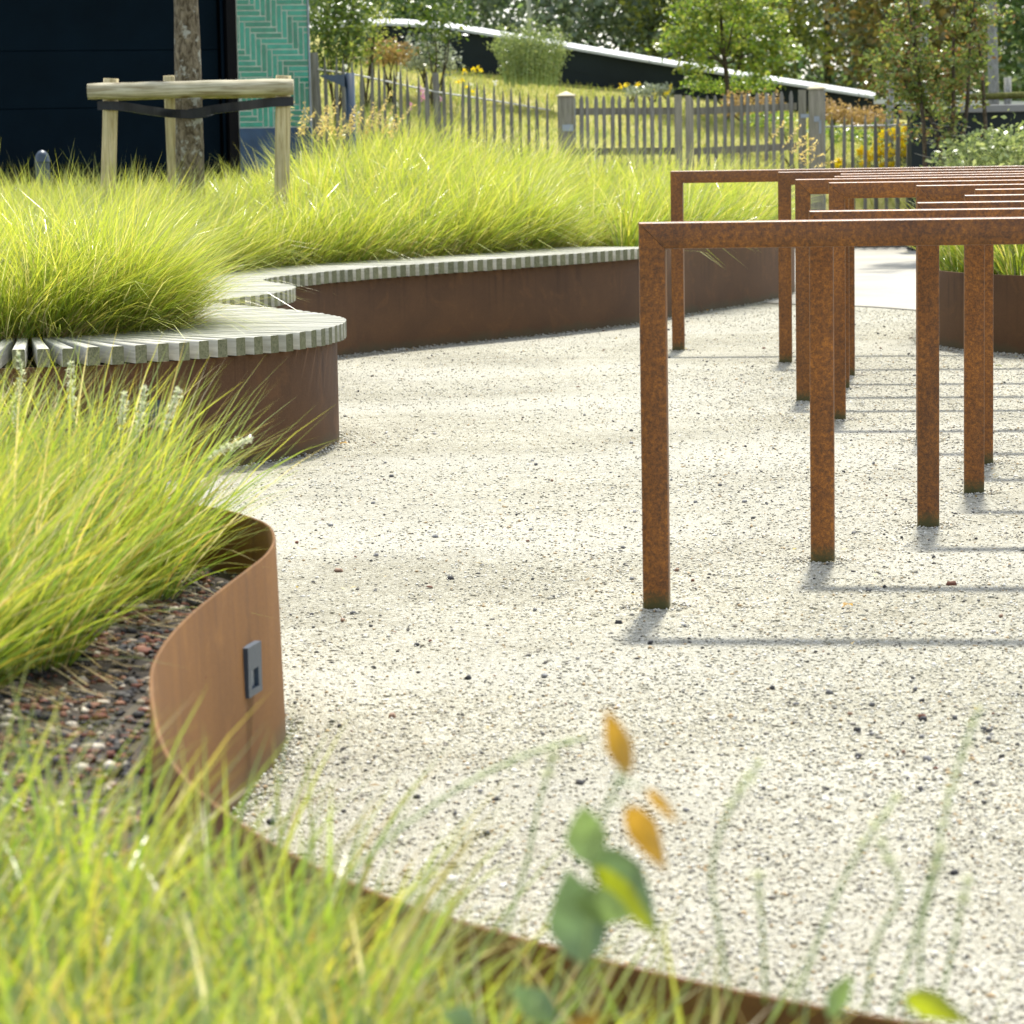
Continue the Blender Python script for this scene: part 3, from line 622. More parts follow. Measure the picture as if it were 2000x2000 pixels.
# loose chips heaped against the steel and round the hoop feet
ed = []
for O_, far in ((OA, 20.5), (OC, 6.4), (OD, 17)):
    q_ = O_[(O_[:, 1] < far) & (np.abs(O_[:, 0]) < 0.2*O_[:, 1]+0.3) & (O_[:, 1] > 2.2)]; i = rng.integers(0, len(q_), 5200); ed.append(q_[i]+rng.normal(0, 0.022, (5200, 2)))
for hx, hy in HOOP_FEET:
    a_ = rng.uniform(0, 6.283, 110); r_ = rng.uniform(0.042, 0.085, 110); ed.append(np.column_stack([hx+r_*np.cos(a_), hy+0.0305+r_*np.sin(a_)]))
ed = on_court(np.concatenate(ed)); dw = np.minimum(np.minimum(dist_to(OA[::2], ed), dist_to(OC[::2], ed)), dist_to(OD, ed)); ed = ed[dw > 0.006]; dw = dw[dw > 0.006]; n = len(ed)
o1 = stone_field('loose_chips', np.column_stack([ed, np.clip(0.016-dw*0.4, 0.003, 0.02)*rng.uniform(0.3, 1, n)]), rng.uniform(0.003, 0.0065, n), M['stones'], 0.7)
tag(o1, 'loose gravel heaped along the foot of the steel planters', 'gravel', kind='stuff')
n = 800; yy = 3.2+(rng.uniform(0, 1, n))*15.5; p = np.column_stack([rng.uniform(-0.19, 0.19, n)*yy, yy])
ex2 = np.column_stack([rng.normal(0.80, 0.13, 70), rng.normal(5.45, 0.28, 70)]); p = on_court(np.concatenate([p, ex2])); n = len(p)
o1 = stone_field('dark_pebbles', np.column_stack([p, np.full(n, 0.004)]), (0.0028+0.0062*rng.uniform(0, 1, n)**2)*(1+0.6*(rng.uniform(0, 1, n) > 0.93)), M['pebbles'], 0.7, cubic=True)
tag(o1, 'larger dark pebbles strewn over the pale gravel', 'pebbles', kind='stuff')

n = 260; yy = rng.uniform(3.2, 17, n); p = on_court(np.column_stack([rng.uniform(-0.18, 0.18, n)*yy, yy])); n = len(p)
o1 = leaf_mesh_early('leaf_litter', np.column_stack([p, np.full(n, 0.009)]), rng.uniform(0.008, 0.024, n), M['thatch']); tag(o1, 'tiny dry leaf scraps scattered on the gravel', 'litter', kind='stuff')
# near planter's wall light
pC = np.array((-0.458, 5.19)); iC = int(np.argmin(((OC-pC)**2).sum(1))); recessed_light(OC[iC]+NC[iC]*0.004, NC[iC]+np.array((0, -0.10)), 0.210, 0.080, 0.086, PC, M['fixture'], False, True)

# ------------------------------------------------------------------ bicycle hoops
HOOPS = HOOP_FEET
ORD = ['frontmost', 'second', 'third', 'fourth', 'fifth', 'sixth', 'seventh', 'eighth', 'ninth', 'tenth', 'eleventh', 'rearmost']
HW, HH, HL = 0.061, 0.9, 2.3
HA = R(-7.5)
def hoop_meshes():
    w2 = HW/2; b = 0.006; n = 4; prof = []
    for cx, cy, a0 in ((w2-b, w2-b, 0), (-w2+b, w2-b, 90), (-w2+b, -w2+b, 180), (w2-b, -w2+b, 270)):
        for k in range(n): a = R(a0+90*k/(n-1)); prof.append((cx+b*math.cos(a), cy+b*math.sin(a)))
    m = len(prof)
    # left post: axis z; mitred at the top (u towards the rail)
    v = [(u, d, -0.1) for u, d in prof]+[(u, d, HH-w2-u) for u, d in prof]
    v = [(u, d, -0.1) for u, d in prof]+[(u, d, HH-w2-u) for u, d in prof]
    f = [(i, (i+1) % m, m+(i+1) % m, m+i) for i in range(m)]+[tuple(range(m, 2*m))]
    post = me_from('post', v, f, M['tube'])
    g_ = 0.0012
    va = [(-zz+g_, d, HH-w2+zz) for zz, d in prof]+[(HL-HW+zz-g_, d, HH-w2+zz) for zz, d in prof]
    rail = me_from('rail', va, [((i+1) % m, i, m+i, m+(i+1) % m) for i in range(m)]+[tuple(range(m)), tuple(range(2*m-1, m-1, -1))], M['tube'])
    va = [(HL-HW-u, d, -0.1) for u, d in prof]+[(HL-HW-u, d, HH-w2-u) for u, d in prof]
    post2 = me_from('post', va, [((i+1) % m, i, m+i, m+(i+1) % m) for i in range(m)]+[tuple(range(2*m-1, m-1, -1))], M['tube'])
    for me_ in (post, rail, post2):
        me_.polygons.foreach_set('use_smooth', np.ones(len(me_.polygons), bool)); me_.set_sharp_from_angle(angle=R(40))
    return post, rail, post2
hp, hr, hp2 = hoop_meshes()
for k, (x, y) in enumerate(HOOPS):
    cx, cy_ = x+math.sin(-HA)*0.0, y+HW/2
    t = thing('bicycle_hoop', (cx, cy_, 0), f'rusty square-tube steel bicycle hoop, {ORD[k]} in the row counted from the camera', 'bike stand', 'bicycle hoops standing on the gravel')
    t.rotation_euler = (0, 0, HA+R(random.uniform(-0.5, 0.5)))
    for m_, nm in ((hp, 'post'), (hr, 'rail'), (hp2, 'post')):
        o = bpy.data.objects.new(nm, m_); COL.objects.link(o); o.parent = t

# ------------------------------------------------------------------ trees and plants
def tube_tree(pts, rad, mat, name, parent, n=9, wob=0.0):
    pts = [Vector(p) for p in pts]; 
    P, _ = spline([tuple(p) for p in pts], max(0.05, (pts[-1]-pts[0]).length/22)); rr = np.interp(np.linspace(0, 1, len(P)), np.linspace(0, 1, len(rad)), rad)
    if wob: rr = rr*(1+wob*rng.normal(0, 1, len(rr)))
    return MB().tube(P, list(rr), n).build(name, mat, parent, True)

def crown_points(center, rad, nclus, nleaf, sig, hollow=0.35):
    c = np.array(center); r = np.array(rad); d = rng.normal(0, 1, (nclus, 3)); d /= np.linalg.norm(d, axis=1)[:, None]
    q = d*(hollow+(1-hollow)*rng.uniform(0, 1, nclus)**0.6)[:, None]*r+c
    k = rng.integers(0, nclus, nleaf); s = sig*rng.uniform(0.6, 1.5, nclus); return q, q[k]+rng.normal(0, 1, (nleaf, 3))*s[k][:, None]

def tree(name, base, h_trunk, r_trunk, center, rad, nclus, nleaf, sig, leaf, leafmat, bark, label, cat='tree', stems=1, lean=(0, 0), limbs=7, group=None, low=None):
    base = Vector(base); t = thing(name, base, label, cat, group); cl, lp = crown_points(center, rad, nclus, nleaf, sig)
    if low is not None: lp = lp[lp[:, 2] > low]
    top = Vector(center)+Vector((0, 0, rad[2]*0.5))
    for s in range(stems):
        if stems == 1: b0, t0 = base, Vector((base.x+lean[0], base.y+lean[1], base.z+h_trunk))
        else:
            a = 6.283*s/stems+0.4; b0 = base+Vector((math.cos(a)*0.10, math.sin(a)*0.10, 0)); t0 = base+Vector((math.cos(a)*rad[0]*0.35, math.sin(a)*rad[1]*0.35, h_trunk*random.uniform(0.85, 1.2)))
        mid = (b0+t0)*0.5+Vector((random.uniform(-.03, .03), random.uniform(-.03, .03), 0))*h_trunk
        e = t0+(top-t0)*0.8
        tube_tree([b0-Vector((0, 0, 0.1)), b0+(mid-b0)*0.5, mid, t0, e], [r_trunk*1.25, r_trunk, r_trunk*0.9, r_trunk*0.75, r_trunk*0.2], bark, 'trunk' if stems == 1 else 'stem', t, 9)
        for k in range(max(2, limbs//stems)):
            c = Vector(cl[rng.integers(0, len(cl))]); f = random.uniform(0.0, 0.7); s0 = t0+(e-t0)*f
            tube_tree([s0, (s0+c)*0.5+Vector((0, 0, 0.08*(c-s0).length)), c], [r_trunk*0.45*(1-f*0.5), r_trunk*0.25, r_trunk*0.08], bark, 'limb', t, 6)
    leaf_mesh('crown', lp, leaf, leafmat, parent=t); return t

FM = lambda n, c, **k: foliage(n, c, **k)
L_dark = FM('leaf_dark', [(0, (0.04, 0.08, 0.015)), (0.5, (0.09, 0.15, 0.03)), (0.85, (0.17, 0.23, 0.045)), (1, (0.30, 0.34, 0.08))], trans=0.4, gloss=0.05)
L_mid = FM('leaf_mid', [(0, (0.087, 0.160, 0.029)), (0.45, (0.174, 0.275, 0.043)), (0.8, (0.319, 0.435, 0.058)), (1, (0.522, 0.551, 0.102))], trans=0.45, gloss=0.05)
L_far = FM('leaf_far', [(0, (0.06, 0.12, 0.05)), (0.5, (0.12, 0.21, 0.075)), (0.85, (0.22, 0.32, 0.11)), (1, (0.42, 0.5, 0.28))], trans=0.45, gloss=0.06)
L_grey = FM('leaf_grey', [(0, (0.08, 0.125, 0.075)), (0.5, (0.18, 0.25, 0.15)), (1, (0.38, 0.44, 0.32))], trans=0.42, gloss=0.07)
L_rust = FM('leaf_rust', [(0, (0.10, 0.10, 0.035)), (0.4, (0.20, 0.17, 0.05)), (0.7, (0.29, 0.26, 0.08)), (1, (0.40, 0.26, 0.09))], trans=0.42, gloss=0.05)
L_mix = FM('leaf_mix', [(0, (0.07, 0.12, 0.025)), (0.4, (0.16, 0.22, 0.045)), (0.75, (0.28, 0.31, 0.07)), (0.9, (0.27, 0.17, 0.06)), (1, (0.24, 0.12, 0.05))], trans=0.42, gloss=0.05)
L_yel = FM('leaf_yellowgreen', [(0, (0.13, 0.18, 0.035)), (0.5, (0.26, 0.31, 0.06)), (1, (0.42, 0.43, 0.11))], trans=0.5, gloss=0.05)
L_olive = FM('leaf_olive', [(0, (0.149, 0.203, 0.068)), (0.5, (0.270, 0.338, 0.121)), (1, (0.432, 0.472, 0.203))], trans=0.45, gloss=0.05)
L_orange = FM('leaf_orange', [(0, (0.22, 0.17, 0.05)), (0.45, (0.40, 0.26, 0.10)), (1, (0.52, 0.36, 0.17))], trans=0.4, gloss=0.04)
L_silver = FM('leaf_silver', [(0, (0.16, 0.20, 0.14)), (0.6, (0.30, 0.34, 0.26)), (1, (0.45, 0.48, 0.38))], trans=0.35, gloss=0.06)
P_yel = FM('petal_yellow', [(0, (0.80, 0.56, 0.012)), (1, (0.9, 0.74, 0.03))], trans=0.5, gloss=0.03)
P_pink = FM('petal_pink', [(0, (0.6, 0.22, 0.42)), (1, (0.75, 0.45, 0.62))], trans=0.4, gloss=0.03)
P_white = FM('petal_white', [(0, (0.7, 0.7, 0.62)), (1, (0.85, 0.84, 0.78))], trans=0.4, gloss=0.03)

# staked street tree in the bench planter --------------------------
t = thing('staked_tree', (-1.86, 17.95, 0.45), 'grey barked young tree trunk held by a three-post timber support', 'tree')
TP = [pz(a, b, 17.95) for a, b in ((374, 420), (371, 330), (370, 260), (368, 180), (366, 90), (363, 0))]; TP += [TP[-1]+Vector((-0.015, 0.02, 0.6)), TP[-1]+Vector((0.0, 0.05, 1.5)), TP[-1]+Vector((0.03, 0.05, 3.2))]
tube_tree(TP, [0.086, 0.078, 0.074, 0.070, 0.068, 0.067, 0.062, 0.05, 0.02], M['bark'], 'trunk', t, 18, 0.03)
cl, lp = crown_points((-1.9, 18.0, 4.7), (1.0, 1.0, 1.2), 40, 2400, 0.2)
for k in range(9):
    c = Vector(cl[k*3]); s0 = Vector((-1.9, 17.98, random.uniform(3.3, 4.3))); tube_tree([s0, (s0+c)*0.5+Vector((0, 0, 0.06)), c], [0.025, 0.015, 0.005], M['bark'], 'limb', t, 6)
leaf_mesh('crown', lp, 0.09, L_mid, parent=t)

t = thing('tree_support', (-1.85, 17.7, 0.4), 'round log tree support on three pale timber posts in the grass', 'tree support')
Yb = 17.35
SX = pz(372, 170, Yb).x-(-1.845)
def stake(x0, y0, x1, y1, ztop, r):
    x0 += SX; x1 += SX
    P = [(x0+(x1-x0)*k/8, y0+(y1-y0)*k/8, 0.35+(ztop-0.35)*k/8) for k in range(9)]
    MB().tube(P, [r*random.uniform(0.985, 1.01) for _ in P], 16).build('post', M['stake'], t, True)
stake(-2.365, Yb+.1, -2.30, Yb+.1, 1.445, 0.043); stake(-1.375, Yb+.1, -1.33, Yb+.1, 1.445, 0.043); SX3 = pz(334, 220, 18.5).x; stake(SX3-SX+0.01, 18.55, SX3-SX, 18.5, 1.475, 0.040)
bz = 1.372; pts = [(SX-2.42+1.15*k/14, Yb+0.002*math.sin(k), bz+0.008*(k/14)+0.0015*math.sin(k*1.7)) for k in range(15)]
o = MB().tube(pts, [0.0475*(0.93 if k in (0, 14) else 1)*random.uniform(0.985, 1.01) for k in range(15)], 18).build('beam', M['beam'], t, True)
for (xa, ya), (xb, yb) in (((-2.30, Yb+0.1), (SX3-SX+0.0, 18.45)), ((-1.33, Yb+0.1), (SX3-SX+0.06, 18.46))):
    MB().tube([(xa+SX, ya+0.05, bz-0.012), (xb+SX, yb, bz+0.005)], 0.040, 14).build('beam', M['beam'], t, True)
def band(pts, hgt, th, name):
    P, _ = spline([(a+SX, b, c) for a, b, c in pts], 0.03); v = []; f = []
    for i, p in enumerate(P):
        d = P[min(i+1, len(P)-1)]-P[max(i-1, 0)]; nn = np.array((d[1], -d[0], 0)); nn = nn/(np.linalg.norm(nn)+1e-9)*th/2
        for s, zz in ((1, -1), (1, 1), (-1, 1), (-1, -1)): v.append((p[0]+nn[0]*s, p[1]+nn[1]*s, p[2]+zz*hgt/2))
    for i in range(len(P)-1):
        for k in range(4): f.append((4*i+k, 4*i+(k+1) % 4, 4*i+4+(k+1) % 4, 4*i+4+k))
    f.append((0, 1, 2, 3)); n_ = 4*len(P)-4; f.append((n_+3, n_+2, n_+1, n_))
    MB().add(v, f).build(name, M['strap'], t)
band([(-2.375, Yb+.055, 1.295), (-2.28, Yb+.045, 1.292), (-2.1, 17.6, 1.262), (-1.95, 17.86, 1.243), (-1.875, 17.872, 1.24), (-1.80, 17.875, 1.25), (-1.775, 17.92, 1.262)], 0.050, 0.008, 'strap')
band([(-1.275, Yb+.06, 1.30), (-1.37, Yb+.045, 1.297), (-1.55, 17.58, 1.283), (-1.72, 17.82, 1.27), (-1.79, 17.862, 1.262), (-1.86, 17.866, 1.25), (-1.93, 17.88, 1.243)], 0.052, 0.008, 'strap')

# steel bollard
BX = pz(82, 300, 22.0).x
t = thing('bollard', (BX, 22.0, 0), 'small dome-topped grey bollard before the dark facade', 'bollard')
ln = [(0.052, 0.0), (0.052, 0.945), (0.056, 0.948), (0.056, 0.958), (0.052, 0.962), (0.050, 0.985), (0.042, 1.008), (0.028, 1.024), (0.012, 1.032), (0.001, 1.034)]
def lathe(prof, c, mat, name, parent, n=20):
    v = []; f = []
    for r_, z in prof:
        for k in range(n): a = 6.28318*k/n; v.append((c[0]+r_*math.cos(a), c[1]+r_*math.sin(a), c[2]+z))
    for i in range(len(prof)-1):
        for k in range(n): f.append((i*n+k, i*n+(k+1) % n, (i+1)*n+(k+1) % n, (i+1)*n+k))
    return MB().add(v, f).build(name, mat, parent, True)
lathe(ln[:2], (BX, 22, 0), M['fixture'], 'shaft', t); lathe(ln[1:], (BX, 22, 0), M['fixture'], 'cap', t)

# ------------------------------------------------------------------ building
BA = R(20); BO = Vector((pz(466, 150, 26.0).x, 26.0, 0)); BD = Vector((math.cos(BA), math.sin(BA), 0)); BN = Vector((math.sin(BA), -math.cos(BA), 0))
B = thing('building', BO, 'dark clad building corner with a teal herringbone tiled pier', 'building')
MBld = Matrix(((BD.x, -BN.x, 0, BO.x), (BD.y, -BN.y, 0, BO.y), (0, 0, 1, 0), (0, 0, 0, 1)))    # local: x along facade, y into the building, z up
def bbox(name, x0, x1, y0, y1, z0, z1, mat, parent=B, bev=0):
    t = MB().box(((x0+x1)/2, (y0+y1)/2, (z0+z1)/2), (x1-x0, y1-y0, z1-z0), None, bev); return MB().add([MBld @ Vector(p) for p in t.v], t.f).build(name, mat, parent)
PW, PZ0, PZ1 = 0.615, 1.178, 2.66
wallB = bbox('wall', 0.0, PW, 0.012, 5.0, 0.0, 3.3, M['grout']); bbox('wall', -4.8, -0.004, 0.25, 5.0, 0.0, 3.3, M['black'])
bbox('plinth', -0.002, PW+0.004, -0.006, 0.010, 0.0, PZ0-0.006, M['plinth'])
bbox('fascia', -4.85, PW+0.03, -0.05, 0.248, PZ1+0.01, 3.32, M['black']); bbox('roof', -4.9, PW+0.08, -0.1, 5.1, 3.321, 3.42, M['greycap'])
pt = 0.0463; nT = 5; jt = 0.0046
for i in range(-6, 15):
    for j in range(-6, 34):
        s = (i+j) % (2*nT)
        if s == 0: x0, x1, z0, z1 = i, i+nT, j, j+1
        elif s == nT: x0, x1, z0, z1 = i, i+1, j, j+nT
        else: continue
        x0, x1, z0, z1 = x0*pt+0.02+jt, x1*pt+0.02-jt, PZ0+(z0-1)*pt+jt, PZ0+(z1-1)*pt-jt
        x0, x1, z0, z1 = max(x0, 0.004), min(x1, PW-0.003), max(z0, PZ0+0.002), min(z1, PZ1)
        if x1-x0 < 0.008 or z1-z0 < 0.008: continue
        pr = random.uniform(0.0, 0.0018); bbox('tile', x0, x1, 0.0085-pr, 0.0122, z0, z1, M['tile'], wallB, 0.0018)
bbox('trim', PW+0.0005, PW+0.012, -0.004, 0.06, 0.0, PZ1, M['galv'])
# black reveal, pipe and navy panels
bbox('jamb', -0.085, -0.006, 0.02, 0.248, 0.0, PZ1+0.008, M['black'])
MB().tube([MBld @ Vector((-0.105, 0.10, 0.0)), MBld @ Vector((-0.105, 0.10, 2.65))], 0.016, 12).build('downpipe', M['navy'], B, True)
z = 0.42
edges = [0.02, 0.42, 0.888, 1.36, 1.832, 2.30, PZ1]
for a, b in zip(edges[:-1], edges[1:]): bbox('panel', -4.75, -0.13, 0.16, 0.246, a+0.002, b-0.002, M['navy'], B, 0.003)

# ------------------------------------------------------------------ lamp
t = thing('path_lamp', (pz(684, 190, 26.0).x, 26.0, 0.0), 'slate blue path lamp with a wedge shaped head beside the fence', 'lamp')
lx = pz(684, 190, 26.0).x
MB().tube([(lx, 26, 0), (lx, 26, 1.618)], 0.041, 18).build('post', M['slate'], t, True)
W2 = 0.10
v = [(lx-0.04, 26-W2, 1.605), (lx-0.26, 26-W2, 1.60), (lx-0.04, 26-W2, 1.50), (lx-0.04, 26+W2, 1.605), (lx-0.26, 26+W2, 1.60), (lx-0.04, 26+W2, 1.50)]
hd = MB().add(v, [(0, 1, 2), (5, 4, 3), (0, 3, 4, 1), (1, 4, 5, 2), (2, 5, 3, 0)]).build('head', M['slate'], t)
def under(f, s): return (lx-0.26+0.22*f, 26+s*W2*0.8, 1.60-0.10*f-0.003)
MB().add([under(.15, -1), under(.15, 1), under(.7, 1), under(.7, -1)], [(0, 1, 2, 3)]).build('glass', M['frost'], hd)

# ------------------------------------------------------------------ fence and gates
def pale(w_, d_, h, sharp, seed):
    r = random.Random(seed); v = []; f = []
    if sharp: prof = [(0, 1), (0.88, 1), (0.96, 0.5), (1.0, 0.06)]
    else: prof = [(0, 1), (0.955, 1), (0.98, 0.75), (1.0, 0.3)]
    lx_, ly_ = r.uniform(-0.009, 0.009)*h*(1 if sharp else 0.3), r.uniform(-0.01, 0.01)*h
    for t_, s in prof:
        wv = 1+r.uniform(-0.16, 0.16) if t_ < 0.9 else 1; cx = lx_*t_*t_; cy = ly_*t_
        for a, b in ((-1, -1), (1, -1), (1, 1), (-1, 1)): v.append((cx+a*w_/2*s*wv, cy+b*d_/2*(0.5+0.5*s), t_*h))
    for i in range(len(prof)-1):
        for k in range(4): f.append((4*i+k, 4*i+(k+1) % 4, 4*i+4+(k+1) % 4, 4*i+4+k))
    n_ = 4*len(prof)-4; f.append((n_, n_+1, n_+2, n_+3)); return me_from('picket', v, f, M['paling'])
PALES = [pale(0.030, 0.022, 1.0, True, s) for s in range(8)]; GPALES = [pale(0.034, 0.020, 1.0, False, s) for s in range(5)]
def pix(px, Y): return pz(px, 215, Y).x          # lateral position of the fence line at distance Y
FY = 28.0
def post_mesh(c, w_, ztop, mat, parent, name='post', cap=True, zb=-0.1, capmat=None):
    mb = MB().box((c[0], c[1], (zb+ztop)/2), (w_, w_, ztop-zb), None, 0.008).build(name, mat, parent)
    if cap:
        h = w_/2+0.01; z0 = ztop; v = [(c[0]+a*h, c[1]+b*h, z0+0.001) for a, b in ((-1, -1), (1, -1), (1, 1), (-1, 1))]+[(c[0]+a*h, c[1]+b*h, z0+0.012) for a, b in ((-1, -1), (1, -1), (1, 1), (-1, 1))]+[(c[0], c[1], z0+0.05)]
        f = [(3, 2, 1, 0)]+[(k, (k+1) % 4, 4+(k+1) % 4, 4+k) for k in range(4)]+[(4+k, 4+(k+1) % 4, 8) for k in range(4)]
        MB().add(v, f).build('cap', capmat or M['stake'], mb)
    return mb
# left paling fence
t = thing('picket_fence', (-0.8, FY, 0.3), 'weathered split paling fence stepping down from the tiled pier to the gate', 'fence')
zt = lambda px: np.interp(px, [600, 640, 720, 850, 960, 1065], [1.83, 1.80, 1.75, 1.62, 1.52, 1.43])
for k, px in enumerate([606, 641, 658, 672, 690, 706, 723, 739, 753, 770, 783, 800, 818, 835, 868, 884, 900, 916, 932, 949, 966, 983, 999, 1016, 1032, 1050, 1068]):
    o = bpy.data.objects.new('picket', PALES[k % 8]); h = float(zt(px))+random.uniform(-0.02, 0.02)-0.0; o.location = (pix(px, FY), FY+random.uniform(-0.01, 0.01), 0.0); o.scale = (random.uniform(0.85, 1.2), 1, h); o.rotation_euler = (random.uniform(-.015, .015), random.uniform(-.012, .012), random.uniform(-.3, .3)); put(o, t)
for px, zz, r_ in ((614, 1.845, 0.045), (851, 1.645, 0.033)):
    x = pix(px, FY); MB().tube([(x+0.05, FY+0.06, 0), (x+0.03, FY+0.06, zz*0.5), (x, FY+0.06, zz)], [r_*1.15, r_*1.1, r_*0.9], 9).build('post', M['paling'], t, False)
P = [(pix(px, FY+0.05), FY+0.035, z) for px, z in ((622, 1.695), (700, 1.635), (850, 1.475), (960, 1.39), (1075, 1.29))]
MB().tube(P, 0.0075, 6).build('rail', M['wire'], t, True)
# gate
t = thing('gate_post', (pix(1106, FY), FY, 0.1), 'thick square gate post with steel plate where paling meets gate', 'post')
x = pix(1106, FY); post_mesh((x, FY), 0.155, 1.41, M['gatewood'], t, 'post', True, -0.1, M['beam'])
MB().box((x+0.01, FY-0.081, 1.13), (0.10, 0.006, 0.06)).build('plate', M['galv'], t); MB().box((x+0.081, FY, 1.2), (0.006, 0.11, 0.40)).build('plate', M['galv'], t)
def gate(px0, px1, pales, ztf, stiles, label, latch=None):
    t = thing('gate', (pix((px0+px1)/2, FY), FY, 0.1), label, 'gate')
    for k, px in enumerate(pales):
        o = bpy.data.objects.new('picket', GPALES[k % 5]); zb = 0.22; h = float(ztf(px))-zb; o.location = (pix(px, FY), FY-0.035, zb); o.scale = (random.uniform(0.9, 1.12), 1, h); o.rotation_euler = (0, random.uniform(-.008, .008), random.uniform(-.1, .1)); put(o, t)
    for dz in (0.14, 0.50 if stiles else 0.5):
        a, b = (pix(px0, FY), float(ztf(px0))-dz), (pix(px1, FY), float(ztf(px1))-dz); h = 0.032
        MB().add([(a[0], FY-0.02, a[1]-h), (b[0], FY-0.02, b[1]-h), (b[0], FY-0.02, b[1]+h), (a[0], FY-0.02, a[1]+h), (a[0], FY+0.02, a[1]-h), (b[0], FY+0.02, b[1]-h), (b[0], FY+0.02, b[1]+h), (a[0], FY+0.02, a[1]+h)],
                 [(0, 1, 2, 3), (7, 6, 5, 4), (0, 4, 5, 1), (1, 5, 6, 2), (2, 6, 7, 3), (3, 7, 4, 0)]).build('rail', M['gatewood'], t)
    for px, w_, slope in stiles:
        zz = float(ztf(px))+0.005; x = pix(px, FY); h = w_/2
        v = [(x-h, 0.15), (x+h, 0.15), (x+h, zz-(0.05 if slope > 0 else 0)), (x+h*0.2*slope if slope > 0 else x+h, zz), (x-h, zz-(0.05 if slope < 0 else 0))]
        MB().add([(a, FY-0.06, z) for a, z in v]+[(a, FY-0.022, z) for a, z in v], [(0, 1, 2, 3, 4), (9, 8, 7, 6, 5)]+[(i, 5+i, 5+(i+1) % 5, (i+1) % 5) for i in range(5)]).build('stile', M['gatewood'], t)
    return t
zg = lambda px: np.interp(px, [1110, 1330, 1350, 1570], [1.415, 1.405, 1.395, 1.43])
gate(1122, 1318, [1134, 1149, 1164, 1180, 1195, 1211, 1226, 1242, 1258, 1274, 1289, 1305], zg, [(1324, 0.068, 0)], 'left leaf of the grey picket gate, nearest the plated post')
t2 = gate(1346, 1556, [1365, 1382, 1398, 1414, 1430, 1446, 1462, 1478, 1495, 1511, 1527, 1545], zg, [(1346, 0.072, 1), (1566, 0.068, 0)], 'right leaf of the grey picket gate, hinged to the capped post')
for zz in (1.20, ): MB().box((pix(1573, FY), FY-0.064, zz), (0.10, 0.006, 0.035)).build('hinge', M['galv'], t2)
x = pix(1594, FY)
t = thing('gate_post', (x, FY, 0.1), 'tall square gate post with pyramid cap and galvanised bracket', 'post')
post_mesh((x, FY-0.03), 0.135, 1.435, M['gatewood'], t, 'post', True, -0.1, M['beam'])
MB().box((x+0.070, FY-0.03, 0.85), (0.005, 0.12, 1.15)).build('plate', M['galv'], t)
MB().box((x-0.005, FY-0.102, 1.17), (0.05, 0.008, 0.05)).build('bracket', M['galv'], t); MB().box((x+0.025, FY-0.102, 1.10), (0.02, 0.008, 0.12)).build('bracket', M['galv'], t)
# right paling fence
t = thing('picket_fence', (pix(1700, FY), FY, 0.0), 'short paling fence between the capped gate post and the shrubs', 'fence')
for k, px in enumerate([1608, 1627, 1646, 1667, 1689, 1711, 1731, 1752, 1772, 1795]):
    o = bpy.data.objects.new('picket', PALES[(k*3) % 8]); h = 1.205+random.uniform(-0.015, 0.015); o.location = (pix(px, FY), FY, 0.0); o.scale = (1.1, 1, h); o.rotation_euler = (0, random.uniform(-.01, .01), random.uniform(-.3, .3)); put(o, t)
x = pix(1786, FY); MB().box((x, FY+0.05, 0.6), (0.068, 0.068, 1.22), None, 0.006).build('post', M['gatewood'], t)
MB().tube([(pix(1604, FY), FY+0.035, 1.098), (pix(1784, FY), FY+0.035, 1.105)], 0.0085, 6).build('rail', M['wire'], t, True)

# ------------------------------------------------------------------ dark sloping wall on the hill
t = thing('retaining_wall', (1.5, 36.8, 1.0), 'long dark sloping wall with a pale metal cap across the hillside', 'wall')
capz = [(-1.95, 2.44), (-1.6, 2.465), (-1.2, 2.45), (-0.6, 2.39), (0.4, 2.21), (1.6, 1.985), (2.8, 1.77), (4.4, 1.495)]
CZ = lambda x: float(np.interp(x, [a for a, _ in capz], [b for _, b in capz]))
xs = np.linspace(-1.9, 4.4, 22); WY = 36.8
def strip(x0, x1, f0, f1, y0, y1, name, mat, parent, n=1):
    v = []; f = []; X = np.linspace(x0, x1, n+1)
    for x in X: v += [(x, y0, f0(x)), (x, y0, f1(x)), (x, y1, f1(x)), (x, y1, f0(x))]
    for i in range(n):
        for k in range(4): f.append((4*i+k, 4*i+4+k, 4*i+4+(k+1) % 4, 4*i+(k+1) % 4))
    f.append((3, 2, 1, 0)); m_ = 4*n; f.append((m_, m_+1, m_+2, m_+3)); return MB().add(v, f).build(name, mat, parent)
for r_ in range(4):    # boards one above another, along the slope
    strip(-1.9, 4.38, lambda x, r_=r_: CZ(x)-0.07-0.26*(r_+1)-0.006, lambda x, r_=r_: CZ(x)-0.07-0.26*r_, WY+0.006*r_, WY+0.2+0.006*r_, 'board', M['blackwall'], t, 24)
cuts = [-1.95, -0.3, 1.72, 2.75, 4.20, 4.40]
def coping(a, b):
    X = np.linspace(a, b, 7); v = []; f = []; pr = [(-0.075, -0.085), (-0.075, -0.055), (-0.02, -0.012), (0.06, 0.0), (0.30, -0.03), (0.30, -0.085)]; m_ = len(pr)
    for x in X: v += [(x, WY+dy, CZ(x)+dz) for dy, dz in pr]
    for i in range(6):
        for k in range(m_): f.append((m_*i+k, m_*i+m_+k, m_*i+m_+(k+1) % m_, m_*i+(k+1) % m_))
    f.append(tuple(range(m_-1, -1, -1))); f.append(tuple(6*m_+k for k in range(m_))); MB().add(v, f).build('cap', M['whitecap'], t)
for a, b in zip(cuts[:-1], cuts[1:]): coping(a+0.004, b-0.004)
t = thing('retaining_wall', (4.6, 40, 0.8), 'further piece of dark wall with pale cap behind the multi-stem tree', 'wall')
